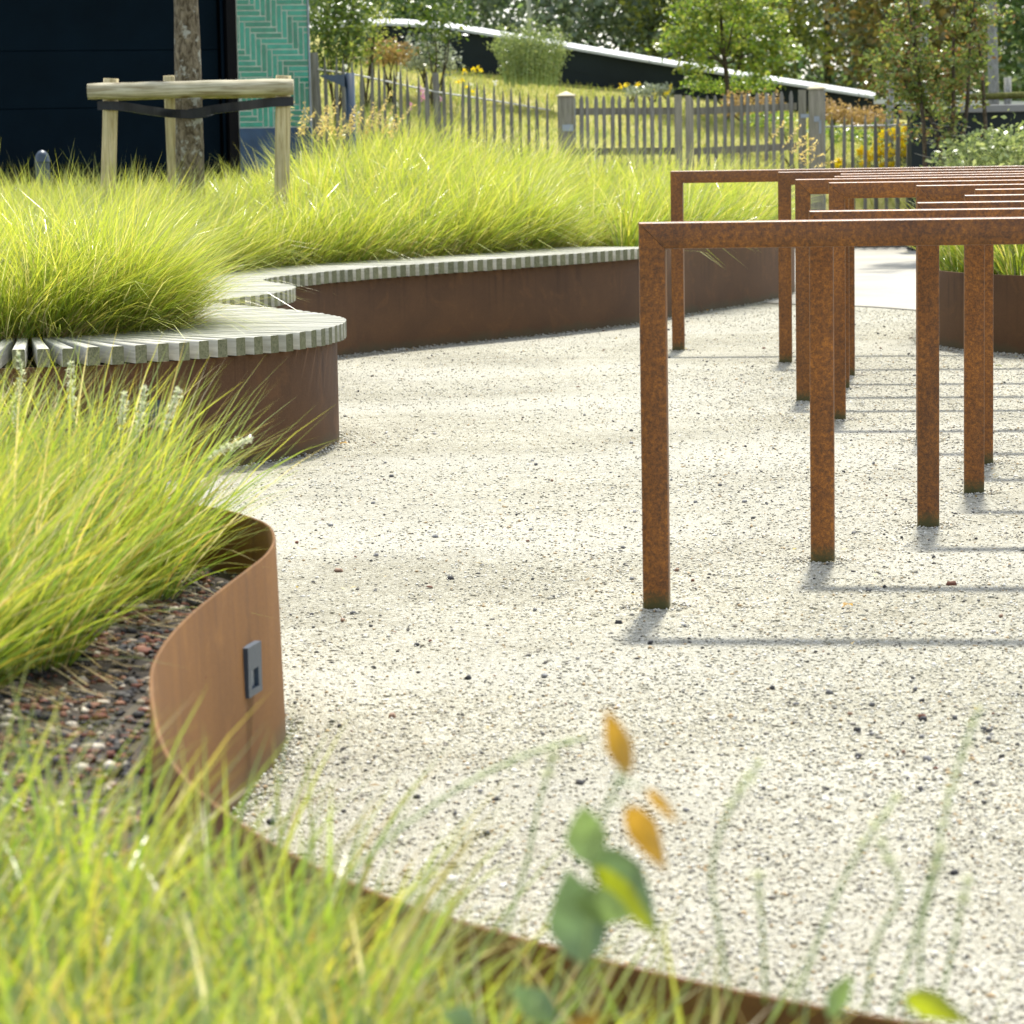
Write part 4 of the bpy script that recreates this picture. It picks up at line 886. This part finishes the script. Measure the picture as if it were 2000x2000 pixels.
strip(4.2, 8.5, lambda x: 0.2, lambda x: 1.36-0.03*(x-4.4), 38.0, 38.3, 'board', M['blackwall'], t, 2); strip(4.2, 8.5, lambda x: 1.365-0.03*(x-4.4), lambda x: 1.42-0.03*(x-4.4), 37.95, 38.35, 'cap', M['whitecap'], t, 2)
t = thing('retaining_wall', (4.4, 27, 0), 'black wall with flat grey coping at the right edge behind shrubs', 'wall')
MB().box((5.6, 27.2, 0.6), (4.1, 0.3, 1.2)).build('board', M['blackwall'], t); MB().box((5.58, 27.18, 1.2335), (4.2, 0.42, 0.065), None, 0.006).build('coping', M['greycap'], t)
MB().prism([(3.66, 27.36), (7.6, 27.36), (7.6, 36), (5.0, 36), (4.25, 31.9)], 0.0, 1.18).build('soil', M['soil'], t)

# staked pale trees on the right terrace
def support(cx, Y, posts, beams, label):
    t = thing('tree_support', (cx, Y, 0.9), label, 'tree support')
    for x, y, z0, z1, r_ in posts: MB().tube([(x, y, z0), (x, y, z1)], r_, 12).build('post', M['bark_pale'], t, True)
    for p0, p1, r_, m_ in beams: MB().tube([p0, p1], r_, 12).build('beam', m_, t, True)
Y2 = 31.0; k2 = Y2/6000*0.9925
support(4.1, Y2, [((1737-985.5)*k2, Y2, 0.5, 1.62, 0.036), ((1796-985.5)*k2, Y2+0.05, 0.5, 1.43, 0.046)], [(((1728-985.5)*k2, Y2-0.05, 1.585), ((1868-985.5)*k2, Y2-0.03, 1.585), 0.033, M['mossy'])], 'mossy log tree support half hidden by the multi-stem tree')
support(5.2, Y2, [((1976-985.5)*k2, Y2+0.3, 0.9, 1.56, 0.038), ((1890-985.5)*k2, Y2, 0.9, 1.42, 0.04)], [(((1880-985.5)*k2, Y2-0.05, 1.365), ((2060-985.5)*k2, Y2-0.05, 1.385), 0.034, M['mossy'])], 'mossy log tree support at the far right edge')
for px, r_, lab in ((1806, 0.044, 'tall pale trunked tree rising behind the multi-stem tree'), (1954, 0.050, 'tall pale trunked tree at the right edge behind a mossy log')):
    x = (px-985.5)*k2; tree('pale_tree', (x, Y2+0.4, 0.9), 3.4, r_, (x, Y2+0.6, 5.2), (1.2, 1.2, 1.5), 40, 2600, 0.22, 0.10, L_mid, M['bark_pale'], lab, limbs=6)
for k, (px, w_) in enumerate(((1943, 0.05), (1957, 0.07), (1980, 0.055))):
    t = thing('ground_sleeve', ((px-985.5)*27.5/6000, 27.5, 1.18), 'pale %s sleeve on the black wall coping' % ('small', 'wide', 'right-hand')[k], 'sleeve'); x = (px-985.5)*27.5/6000
    lathe([(w_/2, 0), (w_/2, 0.045), (w_/2*0.8, 0.055), (0.004, 0.055)], (x, 27.5, 1.19), M['whitecap'], 'body', t, 12)

# ------------------------------------------------------------------ vegetation behind
def lz(x, y): return float(lawn_z(np.array(x), np.array(y)))

# multi-stem tree in front of the black wall
Ym = 25.0; base = Vector((3.55, Ym, 0.05))
t = thing('multi_stem_tree', base, 'multi-stem tree with small green and russet leaves at the right', 'tree')
STEMS = [[(1808, 420), (1806, 300), (1805, 255), (1795, 170), (1785, 40)], [(1842, 420), (1838, 310), (1826, 250), (1808, 210), (1790, 120), (1770, -30)], [(1850, 420), (1856, 300), (1862, 210), (1862, 100), (1866, -40)], [(1874, 420), (1876, 300), (1888, 215), (1893, 120), (1905, -20)], [(1922, 420), (1926, 300), (1922, 200), (1916, 120), (1900, 20)]]
for S in STEMS: tube_tree([pz(a, b, Ym+random.uniform(-.15, .15)) for a, b in S], [0.021, 0.019, 0.016, 0.012, 0.005], M['bark2'], 'stem', t, 8)
pts = []
MC = [(1750, 60, 260), (1735, 110, 200), (1790, 40, 300), (1850, 30, 360), (1910, 40, 340), (1870, 110, 300), (1810, 120, 300), (1775, 170, 260), (1840, 180, 260), (1900, 150, 260), (1720, 150, 120), (1790, 230, 130), (1830, 225, 100), (1870, 230, 70), (1760, -40, 260), (1850, -60, 300), (1920, -40, 260), (1800, 200, 140), (1745, 205, 50), (1935, 100, 160), (1885, 195, 100)]
for a, b, n_ in MC:
    for _ in range(5):
        c = pz(a+random.gauss(0, 24), b+random.gauss(0, 22), Ym+random.gauss(0, 0.3)); s_ = random.uniform(8, 15)*Ym/6000; k_ = int(n_*0.36); pts.append(np.array(c)+rng.normal(0, 1, (k_, 3))*np.array((s_, s_, s_*0.8)))
pts = np.concatenate(pts); leaf_mesh('crown', pts, 0.046, L_mix, 0.6, parent=t)
for k in range(16):
    a, b = random.uniform(1810, 1900), random.uniform(240, 320); p0 = pz(a, b, Ym); p1 = pz(a+random.choice((-1, 1))*random.uniform(25, 60), b+random.uniform(-14, 6), Ym-0.1); tube_tree([p0, (p0+p1)*0.5+Vector((0, 0, -0.01)), p1], [0.005, 0.004, 0.002], M['bark_pale'], 'twig', t, 5)

def bush(name, specs, Y, leaf, mat, label, base_px, cat='shrub', dep=0.3, aspect=0.55, stems=5, up=0.3, group=None, Zb=None, zmin=None):
    b = pz(base_px[0], base_px[1], Y)
    if Zb is None: b.z = max(lz(b.x, Y), 0.0) if Y > 28 else 0.02
    else: b.z = Zb
    t = thing(name, b, label, cat, group); pts = []; cs = []
    for a, c, n_, sx, sy in specs:
        q = pz(a, c, Y); cs.append(q); pts.append(np.array(q)+rng.normal(0, 1, (n_, 3))*np.array((sx*Y/6000, dep, sy*Y/6000)))
    pts = np.concatenate(pts); pts = pts[pts[:, 2] > b.z]
    leaf_mesh('foliage', pts, leaf, mat, aspect, up, parent=t)
    for k in range(stems):
        e = cs[k % len(cs)]; tube_tree([b+Vector((random.uniform(-.06, .06), random.uniform(-.05, .05), -0.05)), (b+e)*0.5+Vector((random.uniform(-.05, .05), 0, 0)), e], [0.012, 0.009, 0.003], M['bark2'], 'stem', t, 6)
    return t
bush('shrub', [(1870, 300, 260, 26, 14), (1920, 285, 380, 26, 16), (1970, 280, 420, 26, 18), (1990, 300, 300, 26, 14), (2040, 280, 400, 30, 22), (1890, 325, 260, 40, 10), (1960, 320, 360, 40, 10), (2060, 320, 300, 30, 20)], 24.0, 0.05, L_olive, 'low grey-green leafy shrub under the black wall at right', (1950, 420), dep=0.25)
bush('shrub', [(640, 30, 420, 26, 24), (680, 20, 420, 26, 22), (620, 80, 260, 18, 24), (660, 85, 280, 18, 22), (700, 60, 220, 16, 20), (640, -30, 420, 40, 24), (700, -40, 420, 40, 24), (655, 120, 110, 14, 14), (625, 130, 90, 12, 14)], 30.5, 0.065, L_dark, 'dark green multi-stem shrub next to the tiled pier', (655, 300), dep=0.3, stems=7)
bush('shrub', [(735, 30, 260, 20, 24), (725, 90, 240, 22, 18), (700, 100, 200, 20, 14)], 33.0, 0.055, L_yel, 'yellow-green airy shrub behind the dark multi-stem one', (720, 200), dep=0.25)
bush('sapling', [(845, 20, 260, 30, 18), (880, 35, 220, 26, 18), (830, 60, 120, 16, 14), (875, 70, 100, 14, 12), (850, -30, 420, 44, 26), (845, 105, 40, 8, 12)], 33.5, 0.065, L_dark, 'thin sapling standing before the dark sloping wall', (850, 150), cat='tree', stems=4)
bush('shrub', [(745, 100, 380, 14, 9), (775, 100, 420, 15, 10), (760, 115, 300, 20, 6)], 33.5, 0.045, L_orange, 'rounded orange-brown shrub on the lawn left of the wall', (760, 135), dep=0.18)
bush('shrub', [(800, 105, 200, 9, 18), (815, 100, 220, 9, 20), (835, 100, 240, 10, 20), (865, 110, 260, 12, 22), (820, 120, 260, 22, 8), (880, 120, 160, 12, 12)], 34.0, 0.045, L_silver, 'silvery spiky plants beside the orange-brown shrub', (835, 135), cat='plant', dep=0.2)
# feathery grass shrub
t = thing('feathery_shrub', pz(1035, 160, 34.3), 'tall feathery green shrub in front of the sloping wall', 'shrub')
ns_ = 95; fp = []
for k in range(ns_):
    f_ = (k+random.random())/ns_; bx = 985+f_*105; tx = 962+f_*150+random.gauss(0, 7); ty = 160-(78+24*math.sin(f_*3.14)+random.gauss(0, 11)); dy = random.uniform(-.25, .25)
    p0, p1 = np.array(pz(bx, 165+random.gauss(0, 3), 34.3+dy)), np.array(pz(tx, ty, 34.3+dy)); pm = p0*0.5+p1*0.5+np.array(((p1[0]-p0[0])*-0.15, 0, 0.03)); P3, _ = spline([p0, pm, p1], 0.03)
    MB().tube(P3, list(np.linspace(0.006, 0.002, len(P3))), 4).build('stem', M['stem_green'], t)
    q_ = rng.uniform(0.12, 1.0, 62); fp.append(np.stack([np.interp(q_*(len(P3)-1), np.arange(len(P3)), P3[:, j]) for j in range(3)], 1)+rng.normal(0, 0.022, (62, 3)))
leaf_mesh('foliage', np.concatenate(fp), 0.05, L_olive, 0.28, 0.0, parent=t)

# small lawn tree
tb = pz(1420, 190, 35.0); tb.z = lz(tb.x, 35.0)
t = thing('lawn_tree', tb, 'small round crowned green tree on the lawn behind the gate', 'tree')
S0 = [tb-Vector((0, 0, .1)), pz(1420, 165, 35), pz(1416, 120, 35), pz(1410, 60, 35), pz(1405, -40, 35)]; tube_tree(S0, [0.03, 0.027, 0.024, 0.018, 0.006], M['bark2'], 'trunk', t, 9)
pts = []
for a, b, n_, s in ((1318, 62, 150, 13), (1335, 80, 170, 13), (1300, 92, 90, 10), (1360, 45, 200, 16), (1375, 72, 190, 15), (1352, 105, 150, 13), (1395, 22, 230, 18), (1440, 15, 240, 18), (1412, 55, 180, 15), (1455, 55, 220, 16), (1480, 30, 200, 16), (1500, 62, 200, 15), (1525, 88, 150, 12), (1545, 108, 90, 9), (1490, 92, 180, 14), (1450, 92, 150, 14), (1398, 95, 140, 13), (1375, 130, 120, 12), (1500, 122, 120, 11), (1465, 125, 130, 12), (1340, 135, 70, 9), (1385, -15, 300, 24), (1440, -30, 320, 26), (1350, 5, 200, 18), (1495, -5, 200, 18), (1330, 28, 110, 12), (1515, 35, 110, 12), (1560, 100, 40, 7), (1362, 152, 80, 8), (1480, 148, 80, 9)):
    c = pz(a, b, 35.0+random.uniform(-.4, .4)); pts.append(np.array(c)+rng.normal(0, 1, (n_, 3))*np.array((s*35/6000*1.25, 0.16, s*35/6000*0.62)))
pts = np.concatenate(pts); k_ = rng.uniform(0, 1, len(pts)) < 0.45; leaf_mesh('crown', pts[k_], 0.066, L_yel, 0.6, parent=t); leaf_mesh('crown', pts[~k_], 0.07, L_mid, 0.6, parent=t)
for a, b in ((1350, 70), (1370, 110), (1470, 60), (1490, 100), (1440, 20), (1380, 20)):
    s0 = pz(1417, random.uniform(110, 135), 35); e = pz(a, b, 35+random.uniform(-.2, .2)); tube_tree([s0, (s0+e)*0.5+Vector((0, 0, .03)), e], [0.012, 0.009, 0.003], M['bark2'], 'limb', t, 6)
bush('shrub', [(1370, 165, 260, 20, 8), (1450, 160, 300, 22, 10), (1490, 165, 260, 18, 9), (1410, 172, 240, 26, 6)], 35.6, 0.05, L_mid, 'dark low undergrowth around the foot of the lawn tree', (1430, 195), dep=0.2, stems=3)

# tree belt
BELT = [(-3.6, 47, 2.4, L_far, 'leftmost dark tree of the belt behind the hill'), (-1.2, 50, 1.75, L_far, 'dark leafy belt tree with bright sky gaps left of centre'), (0.7, 48, 2.0, L_grey, 'grey-green belt tree behind the lamp pole'), (2.2, 46, 1.9, L_grey, 'silvery grey-green belt tree near the middle'), (3.4, 45, 1.9, L_yel, 'yellow-green belt tree right of the middle'),
        (5.0, 48, 2.1, L_grey, 'grey belt tree above the lawn tree'), (5.6, 43, 1.25, L_rust, 'rust-brown leaved tree between the lawn tree and the multi-stem tree'), (7.2, 49, 2.1, L_grey, 'hazy grey belt tree behind the rust-brown one'), (7.9, 44, 1.9, L_far, 'dark belt tree behind the multi-stem tree'), (10.0, 46, 1.75, L_mid, 'rightmost green belt tree')]
for k, (x, y, r_, lm, lab) in enumerate(BELT):
    zb = lz(x, y)-0.1
    tree('belt_tree', (x, y, zb), 1.2, 0.055, (x, y, zb+2.1), (r_, r_*0.9, 2.3), 190, 10500 if r_ > 1.5 else 7500, 0.19, 0.125, lm, M['bark2'], lab, limbs=8, group='tree belt behind the hill', low=zb+0.15)
# far dark mass closing the gaps low down
n = 15000; X_ = rng.uniform(-9, 15, n); p = np.column_stack([X_, rng.normal(57, 1.2, n), 0.6+rng.gamma(2.0, 1.0, n)*0.45]); o1 = leaf_mesh('woodland', p, 0.3, L_far, 0.7); tag(o1, 'far-off wood seen as one dark mass behind the trees', 'woodland', kind='stuff')
# pole
t = thing('lamp_pole', (0.335, 40, 1.6), 'slim grey pole rising behind the feathery shrub', 'pole'); MB().tube([(0.34, 40, 1.4), (0.33, 40, 3.4), (0.33, 40, 5.6)], [0.034, 0.032, 0.028], 10).build('shaft', M['galv'], t, True); MB().tube([(0.33, 40, 5.55), (0.33, 39.6, 5.62)], 0.03, 8).build('lamp_arm', M['galv'], t)

# orange shrubs, flowers
for (a, b, lab) in ((1440, 200, 'orange heath shrub behind the middle of the right gate leaf'), (1500, 205, 'orange heath shrub left of the capped gate post'), (1625, 215, 'orange heath shrub just right of the capped gate post'), (1668, 225, 'left of two orange heath shrubs above the short paling fence'), (1715, 228, 'right of two orange heath shrubs above the short paling fence')):
    bush('heath_shrub', [(a-12, b, 260, 9, 10), (a+12, b+2, 260, 9, 10), (a, b+14, 300, 18, 7)], 32.5, 0.04, L_orange, lab, (a, b+30), dep=0.16, stems=3, group='orange heath shrubs', Zb=float(pz(a, b+28, 32.5).z))
for (a, b, lab) in ((1270, 178, 'left silvery cushion plant below the sloping wall'), (1295, 174, 'right silvery cushion plant below the sloping wall'), (1240, 178, 'small silvery cushion plant at the wall foot')):
    bush('cushion_plant', [(a-8, b, 200, 7, 6), (a+8, b+1, 200, 7, 6)], 34.8, 0.035, L_silver, lab, (a, b+14), cat='plant', dep=0.12, stems=2, group='silvery cushion plants', Zb=float(pz(a, b+12, 34.8).z))
bush('shrub', [(1480, 230, 200, 14, 10), (1520, 232, 240, 16, 10), (1640, 262, 240, 20, 9), (1690, 265, 240, 22, 9), (1600, 255, 160, 16, 8)], 31.5, 0.045, L_mid, 'dark green low planting behind the gate and short fence', (1560, 270), dep=0.2, stems=3, Zb=0.5)
def flowers(name, pxs, Y, size, mat, label, leafm=L_silver, spread=5, per=26, stemlen=60):
    b = pz(np.mean([p[0] for p in pxs]), max(p[1] for p in pxs)+stemlen, Y); t = thing(name, b, label, 'flowers'); pts = []
    for a, c in pxs:
        q = pz(a, c, Y+random.uniform(-.1, .1)); pts.append(np.array(q)+rng.normal(0, 1, (per, 3))*np.array((spread*Y/6000, 0.04, spread*Y/6000)))
        MB().tube([q, q+Vector((random.uniform(-.02, .02), 0, -stemlen*Y/6000))], 0.004, 4).build('stem', M['stem_green'], t)
    leaf_mesh('blossom', np.concatenate(pts), size, mat, 0.8, 0.1, parent=t)
    if leafm:
        n_ = 40*len(pxs); i = rng.integers(0, len(pxs), n_); pp = np.array([tuple(pz(pxs[k][0]+rng.normal(0, 9), pxs[k][1]+rng.uniform(4, stemlen), Y+0.08)) for k in i]); leaf_mesh('foliage', pp, 0.045, leafm, 0.35, 0.1, parent=t)
    return t
flowers('yellow_flowers', [(1735, 258), (1750, 262), (1768, 250), (1722, 265), (1715, 285), (1720, 300), (1757, 270), (1765, 282), (1775, 268), (1680, 297), (1695, 300), (1700, 312), (1640, 315), (1637, 325), (1740, 295), (1742, 325), (1760, 290), (1778, 285), (1798, 250), (1799, 270), (1798, 290), (1725, 325), (1770, 300), (1690, 320)], 28.5, 0.046, P_yel, 'bright yellow flower clump behind the short paling fence', L_silver, 5, 30)
flowers('yellow_flowers', [(905, 158), (912, 170), (922, 178), (895, 160), (926, 180), (925, 135), (935, 133), (940, 137), (908, 140)], 30.0, 0.03, P_yel, 'yellow flowers on the lawn behind the left paling fence', None, 2.5, 9)
flowers('yellow_flowers', [(1212, 170), (1222, 167), (1247, 166), (1280, 182), (1303, 182), (1308, 171)], 34.5, 0.035, P_yel, 'pale yellow flowers below the sloping wall', None, 3, 12, 20)
flowers('pink_flowers', [(824, 175), (827, 185), (863, 191), (822, 192), (800, 205)], 28.6, 0.035, P_pink, 'pink mallow flowers peeping between the palings', None, 3, 14)
flowers('white_flowers', [(780, 150), (700, 222), (765, 232), (775, 205), (760, 245), (815, 173), (920, 164), (967, 163), (675, 130), (795, 240)], 28.7, 0.03, P_white, 'scattered white flowers behind the left paling fence', None, 2.5, 10)
# meadow grass behind the palings
n = 9000; X_ = rng.uniform(-2.2, 2.9, n); Y_ = rng.uniform(28.2, 29.6, n); z_ = lawn_z(X_, Y_); ln_ = np.interp(X_, [-2, 0, 1, 3.6], [0.55, 0.4, 0.25, 0.2])*rng.uniform(0.5, 1.2, n)
o1 = blades('meadow_grass', np.column_stack([X_, Y_, z_]), rng.uniform(-1.5, 1.5, n), rng.uniform(0.0, 0.35, n), rng.uniform(0, 0.6, n), ln_, rng.uniform(0.005, 0.010, n), 3, M['meadow']); tag(o1, 'loose meadow grass growing behind the palings', 'grass', kind='stuff')
n = 26000; X_ = rng.uniform(-4, 7, n); Y_ = rng.uniform(29.4, 36.6, n); z_ = lawn_z(X_, Y_)
o1 = blades('lawn_grass', np.column_stack([X_, Y_, z_]), rng.uniform(0, 6.28, n), rng.uniform(0.1, 0.6, n), rng.uniform(0, 0.6, n), rng.uniform(0.05, 0.12, n), rng.uniform(0.006, 0.012, n), 2, M['meadow']); tag(o1, 'short dry grass of the sloping lawn', 'grass', kind='stuff')

# ------------------------------------------------------------------ seed heads
def spike(points, r0, r1, seedfrom, mat_seed, name, label, cat='grass stalk', group=None, ns=90, sw=0.010, sl=0.012):
    P, s = spline(points, 0.012); base = P[0]; t = thing(name, Vector(base), label, cat, group); k0 = int(len(P)*seedfrom)
    MB().tube(P, list(np.linspace(r0, r1, len(P))), 6).build('stem', M['stem_green'], t, True)
    i = rng.integers(k0, len(P), ns); f = (i-k0)/(len(P)-k0); q = P[i]+rng.normal(0, 1, (ns, 3))*(sw*0.5*(0.4+np.sin(np.clip(f, 0, 1)*3.14)*0.8))[:, None]
    leaf_mesh('seed_head', q, sl, mat_seed, 0.45, 0.1, parent=t)
GG = 'seed stalks rising from the near planter'
NEAR = [([(60, 1100), (38, 900), (30, 790), (42, 730), (36, 690)], 5.6, 'leftmost pale seed spike before the bench'), ([(155, 1000), (150, 880), (140, 780), (138, 708)], 5.6, 'upright pale seed spike under the slat joint'),
        ([(215, 960), (235, 850), (243, 770)], 5.5, 'small pale seed spike left of the twin spikes'), ([(255, 1000), (268, 860), (282, 758)], 5.5, 'tall pale seed spike left of the dark wall plate'), ([(280, 980), (318, 850), (348, 762)], 5.45, 'thick pale seed spike crossing the dark wall plate'), ([(330, 1010), (380, 930), (430, 880), (486, 858)], 5.3, 'pale seed spike bending right over the gravel')]
for S, Y, lab in NEAR: spike([np.array(pz(a, b, Y)) for a, b in S], 0.0016, 0.0012, 0.62, M['seed_pale'], 'seed_spike', lab, ns=260, sw=0.007, sl=0.0065, group=GG)
FORE = [([(560, 1860), (700, 1690), (850, 1570), (930, 1520), (1040, 1470), (1140, 1442)], 2.3, 'blurred pale seed head arching right over the gravel', 0.62), ([(985, 1830), (1030, 1680), (1055, 1560), (1080, 1480)], 2.3, 'thin blurred stalk crossing the arching seed head', 0.8),
        ([(1425, 1960), (1405, 1820), (1390, 1700), (1430, 1570), (1482, 1490)], 2.1, 'bent blurred stalk right of the leafy sprig', 0.7), ([(1495, 1960), (1490, 1830), (1480, 1710)], 2.1, 'short blurred stalk near the planter rim', 0.7), ([(1545, 1980), (1600, 1830), (1680, 1660), (1750, 1560)], 2.1, 'slanting blurred stalk in the lower right', 0.68), ([(1735, 1990), (1780, 1850), (1830, 1660), (1870, 1500), (1912, 1385)], 2.1, 'tallest blurred seed stalk at lower right', 0.55), ([(1690, 1980), (1715, 1830), (1760, 1740), (1720, 1650)], 2.05, 'hooked blurred stalk at lower right', 0.75), ([(1800, 2000), (1800, 1830), (1840, 1660)], 2.05, 'upright blurred stalk beside the tallest one', 0.75), ([(1830, 1990), (1850, 1900), (1890, 1720)], 2.1, 'faint blurred stalk at the right edge', 0.75)]
for S, Y, lab, sf in FORE: spike([np.array(pz(a, b, Y)) for a, b in S], 0.0014, 0.0011, sf, M['seed_pale'], 'seed_spike', lab, ns=150, sw=0.0032, sl=0.005, group='blurred seed stalks in the foreground')
# golden plumes behind (stuff)
def plumes(name, specs, Y, label):
    pts = []; bl = []
    for (x0, y0, x1, y1) in specs:
        p0, p1 = np.array(pz(x0, y0, Y)), np.array(pz(x1, y1, Y+random.uniform(-.2, .2))); d = p1-p0
        for f in np.linspace(0.45, 1, 26): pts.append(p0+d*f+np.array((0.03*(f-.45)**2, 0, -0.06*(f-.45)**2))+rng.normal(0, 0.006, 3))
        bl.append((p0, p1))
    o = leaf_mesh(name, np.array(pts), 0.03, M['seed_gold'], 0.35, 0.1); tag(o, label, 'seed heads', kind='stuff')
plumes('seed_plumes', [(x, 300, x+random.uniform(10, 42), random.uniform(195, 245)) for x in np.arange(560, 760, 7)]+[(700, 300, 765, 172), (730, 300, 808, 196), (615, 300, 650, 192), (630, 300, 640, 205)], 20.5, 'golden seed plumes rising from the grass near the tiled pier')
plumes('seed_plumes', [(1500, 330, 1560, 240), (1520, 330, 1575, 255), (1510, 330, 1590, 262), (1530, 340, 1595, 272), (1540, 340, 1590, 285), (1545, 345, 1605, 296), (1560, 345, 1640, 305), (1480, 310, 1530, 232)], 19.8, 'golden seed plumes leaning right in front of the capped gate post')

# ------------------------------------------------------------------ leafy sprig in the foreground
def leaf_part(c0, c1, wid, Y, mat, parent, fold=0.25, tilt=0.0, name='leaf'):
    a, b = np.array(pz(c0[0], c0[1], Y)), np.array(pz(c1[0], c1[1], Y+tilt)); d = b-a; L = np.linalg.norm(d); d /= L; vw = np.array((0, 1.0, 0)); s = np.cross(d, vw); s /= np.linalg.norm(s); n_ = np.cross(s, d); w_ = wid*Y/6000/2
    v = []; f = []; K = 8
    for i in range(K+1):
        t_ = i/K; ww = w_*(math.sin(math.pi*min(t_, 1)**0.78)*(1.08-0.22*t_)*(1+0.05*math.sin(i*2.3)) if 0 < t_ < 1 else 0.02); c = a+d*L*t_+n_*L*0.10*math.sin(math.pi*t_)
        for q_ in (-1, -0.5, 0, 0.5, 1): v.append(c+s*ww*q_+n_*(abs(q_)*ww*fold))
    for i in range(K):
        for k in range(4): f.append((5*i+k, 5*i+k+1, 5*i+6+k, 5*i+5+k))
    return MB().add(v, f).build(name, mat, parent, True)
LG = plain('leaf_green', (0.1, 0.1, 0.1)); 
def leafm(name, col, tr=0.35):
    m, n_, o = new_mat(name); t = NT(n_); p = t.pos(); k = t.noise(p, 45, 5, 0.7); lo = tuple(x*0.5 for x in col); hi = tuple(min(1, x*1.35) for x in col)
    c = t.ramp(k, [(0.3, lo), (0.7, hi)]); d = t.node('ShaderNodeBsdfPrincipled'); t.link(c, d.inputs['Base Color']); d.inputs['Roughness'].default_value = 0.32; tr_ = t.node('ShaderNodeBsdfTranslucent'); t.link(c, tr_.inputs[0])
    mx = t.node('ShaderNodeMixShader'); mx.inputs[0].default_value = tr; t.link(d.outputs[0], mx.inputs[1]); t.link(tr_.outputs[0], mx.inputs[2]); t.link(mx.outputs[0], o.inputs[0]); return m
G1, G2, O1, Y1 = leafm('leaf_glossy', (0.17, 0.26, 0.10), 0.35), leafm('leaf_fresh', (0.24, 0.34, 0.10), 0.45), leafm('leaf_ochre', (0.44, 0.25, 0.03), 0.5), leafm('leaf_lime', (0.34, 0.38, 0.02), 0.5)
YS = 1.75
t = thing('leafy_sprig', pz(1130, 2100, YS), 'blurred leafy sprig with green and ochre leaves in the foreground', 'plant')
MB().tube(spline([np.array(pz(a, b, YS)) for a, b in ((1120, 2100), (1135, 1930), (1150, 1780), (1160, 1650), (1200, 1540), (1215, 1500))], 0.01)[0], 0.0012, 6).build('stem', M['stem_green'], t, True)
for tw in (((1150, 1780), (1140, 1905)), ((1158, 1670), (1150, 1690)), ((1160, 1650), (1166, 1656)), ((1200, 1540), (1228, 1515)), ((1190, 1560), (1225, 1572)), ((1205, 1535), (1235, 1530), (1262, 1540)), ((1150, 1780), (1120, 1760))):
    MB().tube(spline([np.array(pz(a, b, YS)) for a, b in tw], 0.004)[0], 0.0007, 5).build('twig', M['stem_green'], t, True)
leaf_part((1145, 1885), (1108, 1695), 122, YS, G1, t, 0.15); leaf_part((1150, 1690), (1140, 1570), 85, YS, G2, t, 0.3); leaf_part((1165, 1655), (1285, 1825), 95, YS+0.01, G1, t, 0.35); leaf_part((1160, 1690), (1290, 1835), 50, YS-0.01, Y1, t, 0.2)
leaf_part((1120, 1760), (1235, 1790), 75, YS-0.012, G2, t, 0.1, -0.03); leaf_part((1228, 1515), (1183, 1380), 52, YS, O1, t, 0.3); leaf_part((1225, 1572), (1302, 1705), 62, YS, O1, t, 0.3); leaf_part((1262, 1540), (1328, 1612), 26, YS, O1, t, 0.3)
t = thing('leafy_sprig', pz(1040, 2120, 1.7), 'dark green blurred leaves at the bottom edge below the sprig', 'plant')
MB().tube(spline([np.array(pz(a, b, 1.7)) for a, b in ((1050, 2120), (1040, 2020), (1045, 1950))], 0.01)[0], 0.0012, 6).build('stem', M['stem_green'], t, True)
leaf_part((1085, 1995), (995, 1925), 70, 1.7, G1, t, 0.3); leaf_part((930, 2010), (860, 1975), 60, 1.7, G1, t, 0.3); leaf_part((1110, 2010), (1180, 1985), 40, 1.7, O1, t, 0.3)
t = thing('leafy_sprig', pz(1820, 2120, 1.75), 'lime green blurred leaf at the lower right edge', 'plant')
MB().tube(spline([np.array(pz(a, b, 1.75)) for a, b in ((1790, 2120), (1780, 2010), (1765, 1950))], 0.01)[0], 0.0012, 6).build('stem', M['stem_green'], t, True)
leaf_part((1765, 1945), (1895, 2000), 60, 1.75, Y1, t, 0.3); leaf_part((1620, 1990), (1665, 1900), 48, 1.75, G2, t, 0.3)
# fallen leaves
for (px, py, lab, m_) in ((1950, 716, 'fallen yellow leaf on the gravel among the hoops', Y1), (1382, 607, 'fallen olive leaf at the foot of the bench planter', O1), (672, 868, 'small fallen tan leaf near the front lobe of the bench', O1), (1655, 1185, 'fallen brown leaf behind the frontmost hoop shadow', O1)):
    d = _rt*((px-1000)/6000)-_up*((py-1000)/6000)+_fw; c = Vector((0, 0, CAM_H))+d*(-(CAM_H-0.012)/d.z); a = random.uniform(0, 6.28); s_ = 0.02
    v = []; 
    for i in range(6):
        t_ = i/5; ww = 0.5*math.sin(math.pi*min(max(t_, .04), .97)); 
        for q_ in (-1, 0, 1): v.append((c.x+s_*((t_-.5)*2*math.cos(a)-q_*ww*math.sin(a)), c.y+s_*((t_-.5)*2*math.sin(a)+q_*ww*math.cos(a)), c.z+s_*(0.35*abs(q_)*ww+0.3*math.sin(3*t_))))
    o = MB().add(v, [(3*i+k, 3*i+k+1, 3*i+4+k, 3*i+3+k) for i in range(5) for k in range(2)]).build('fallen_leaf', m_, None, True); tag(o, lab, 'leaf', 'fallen leaves')
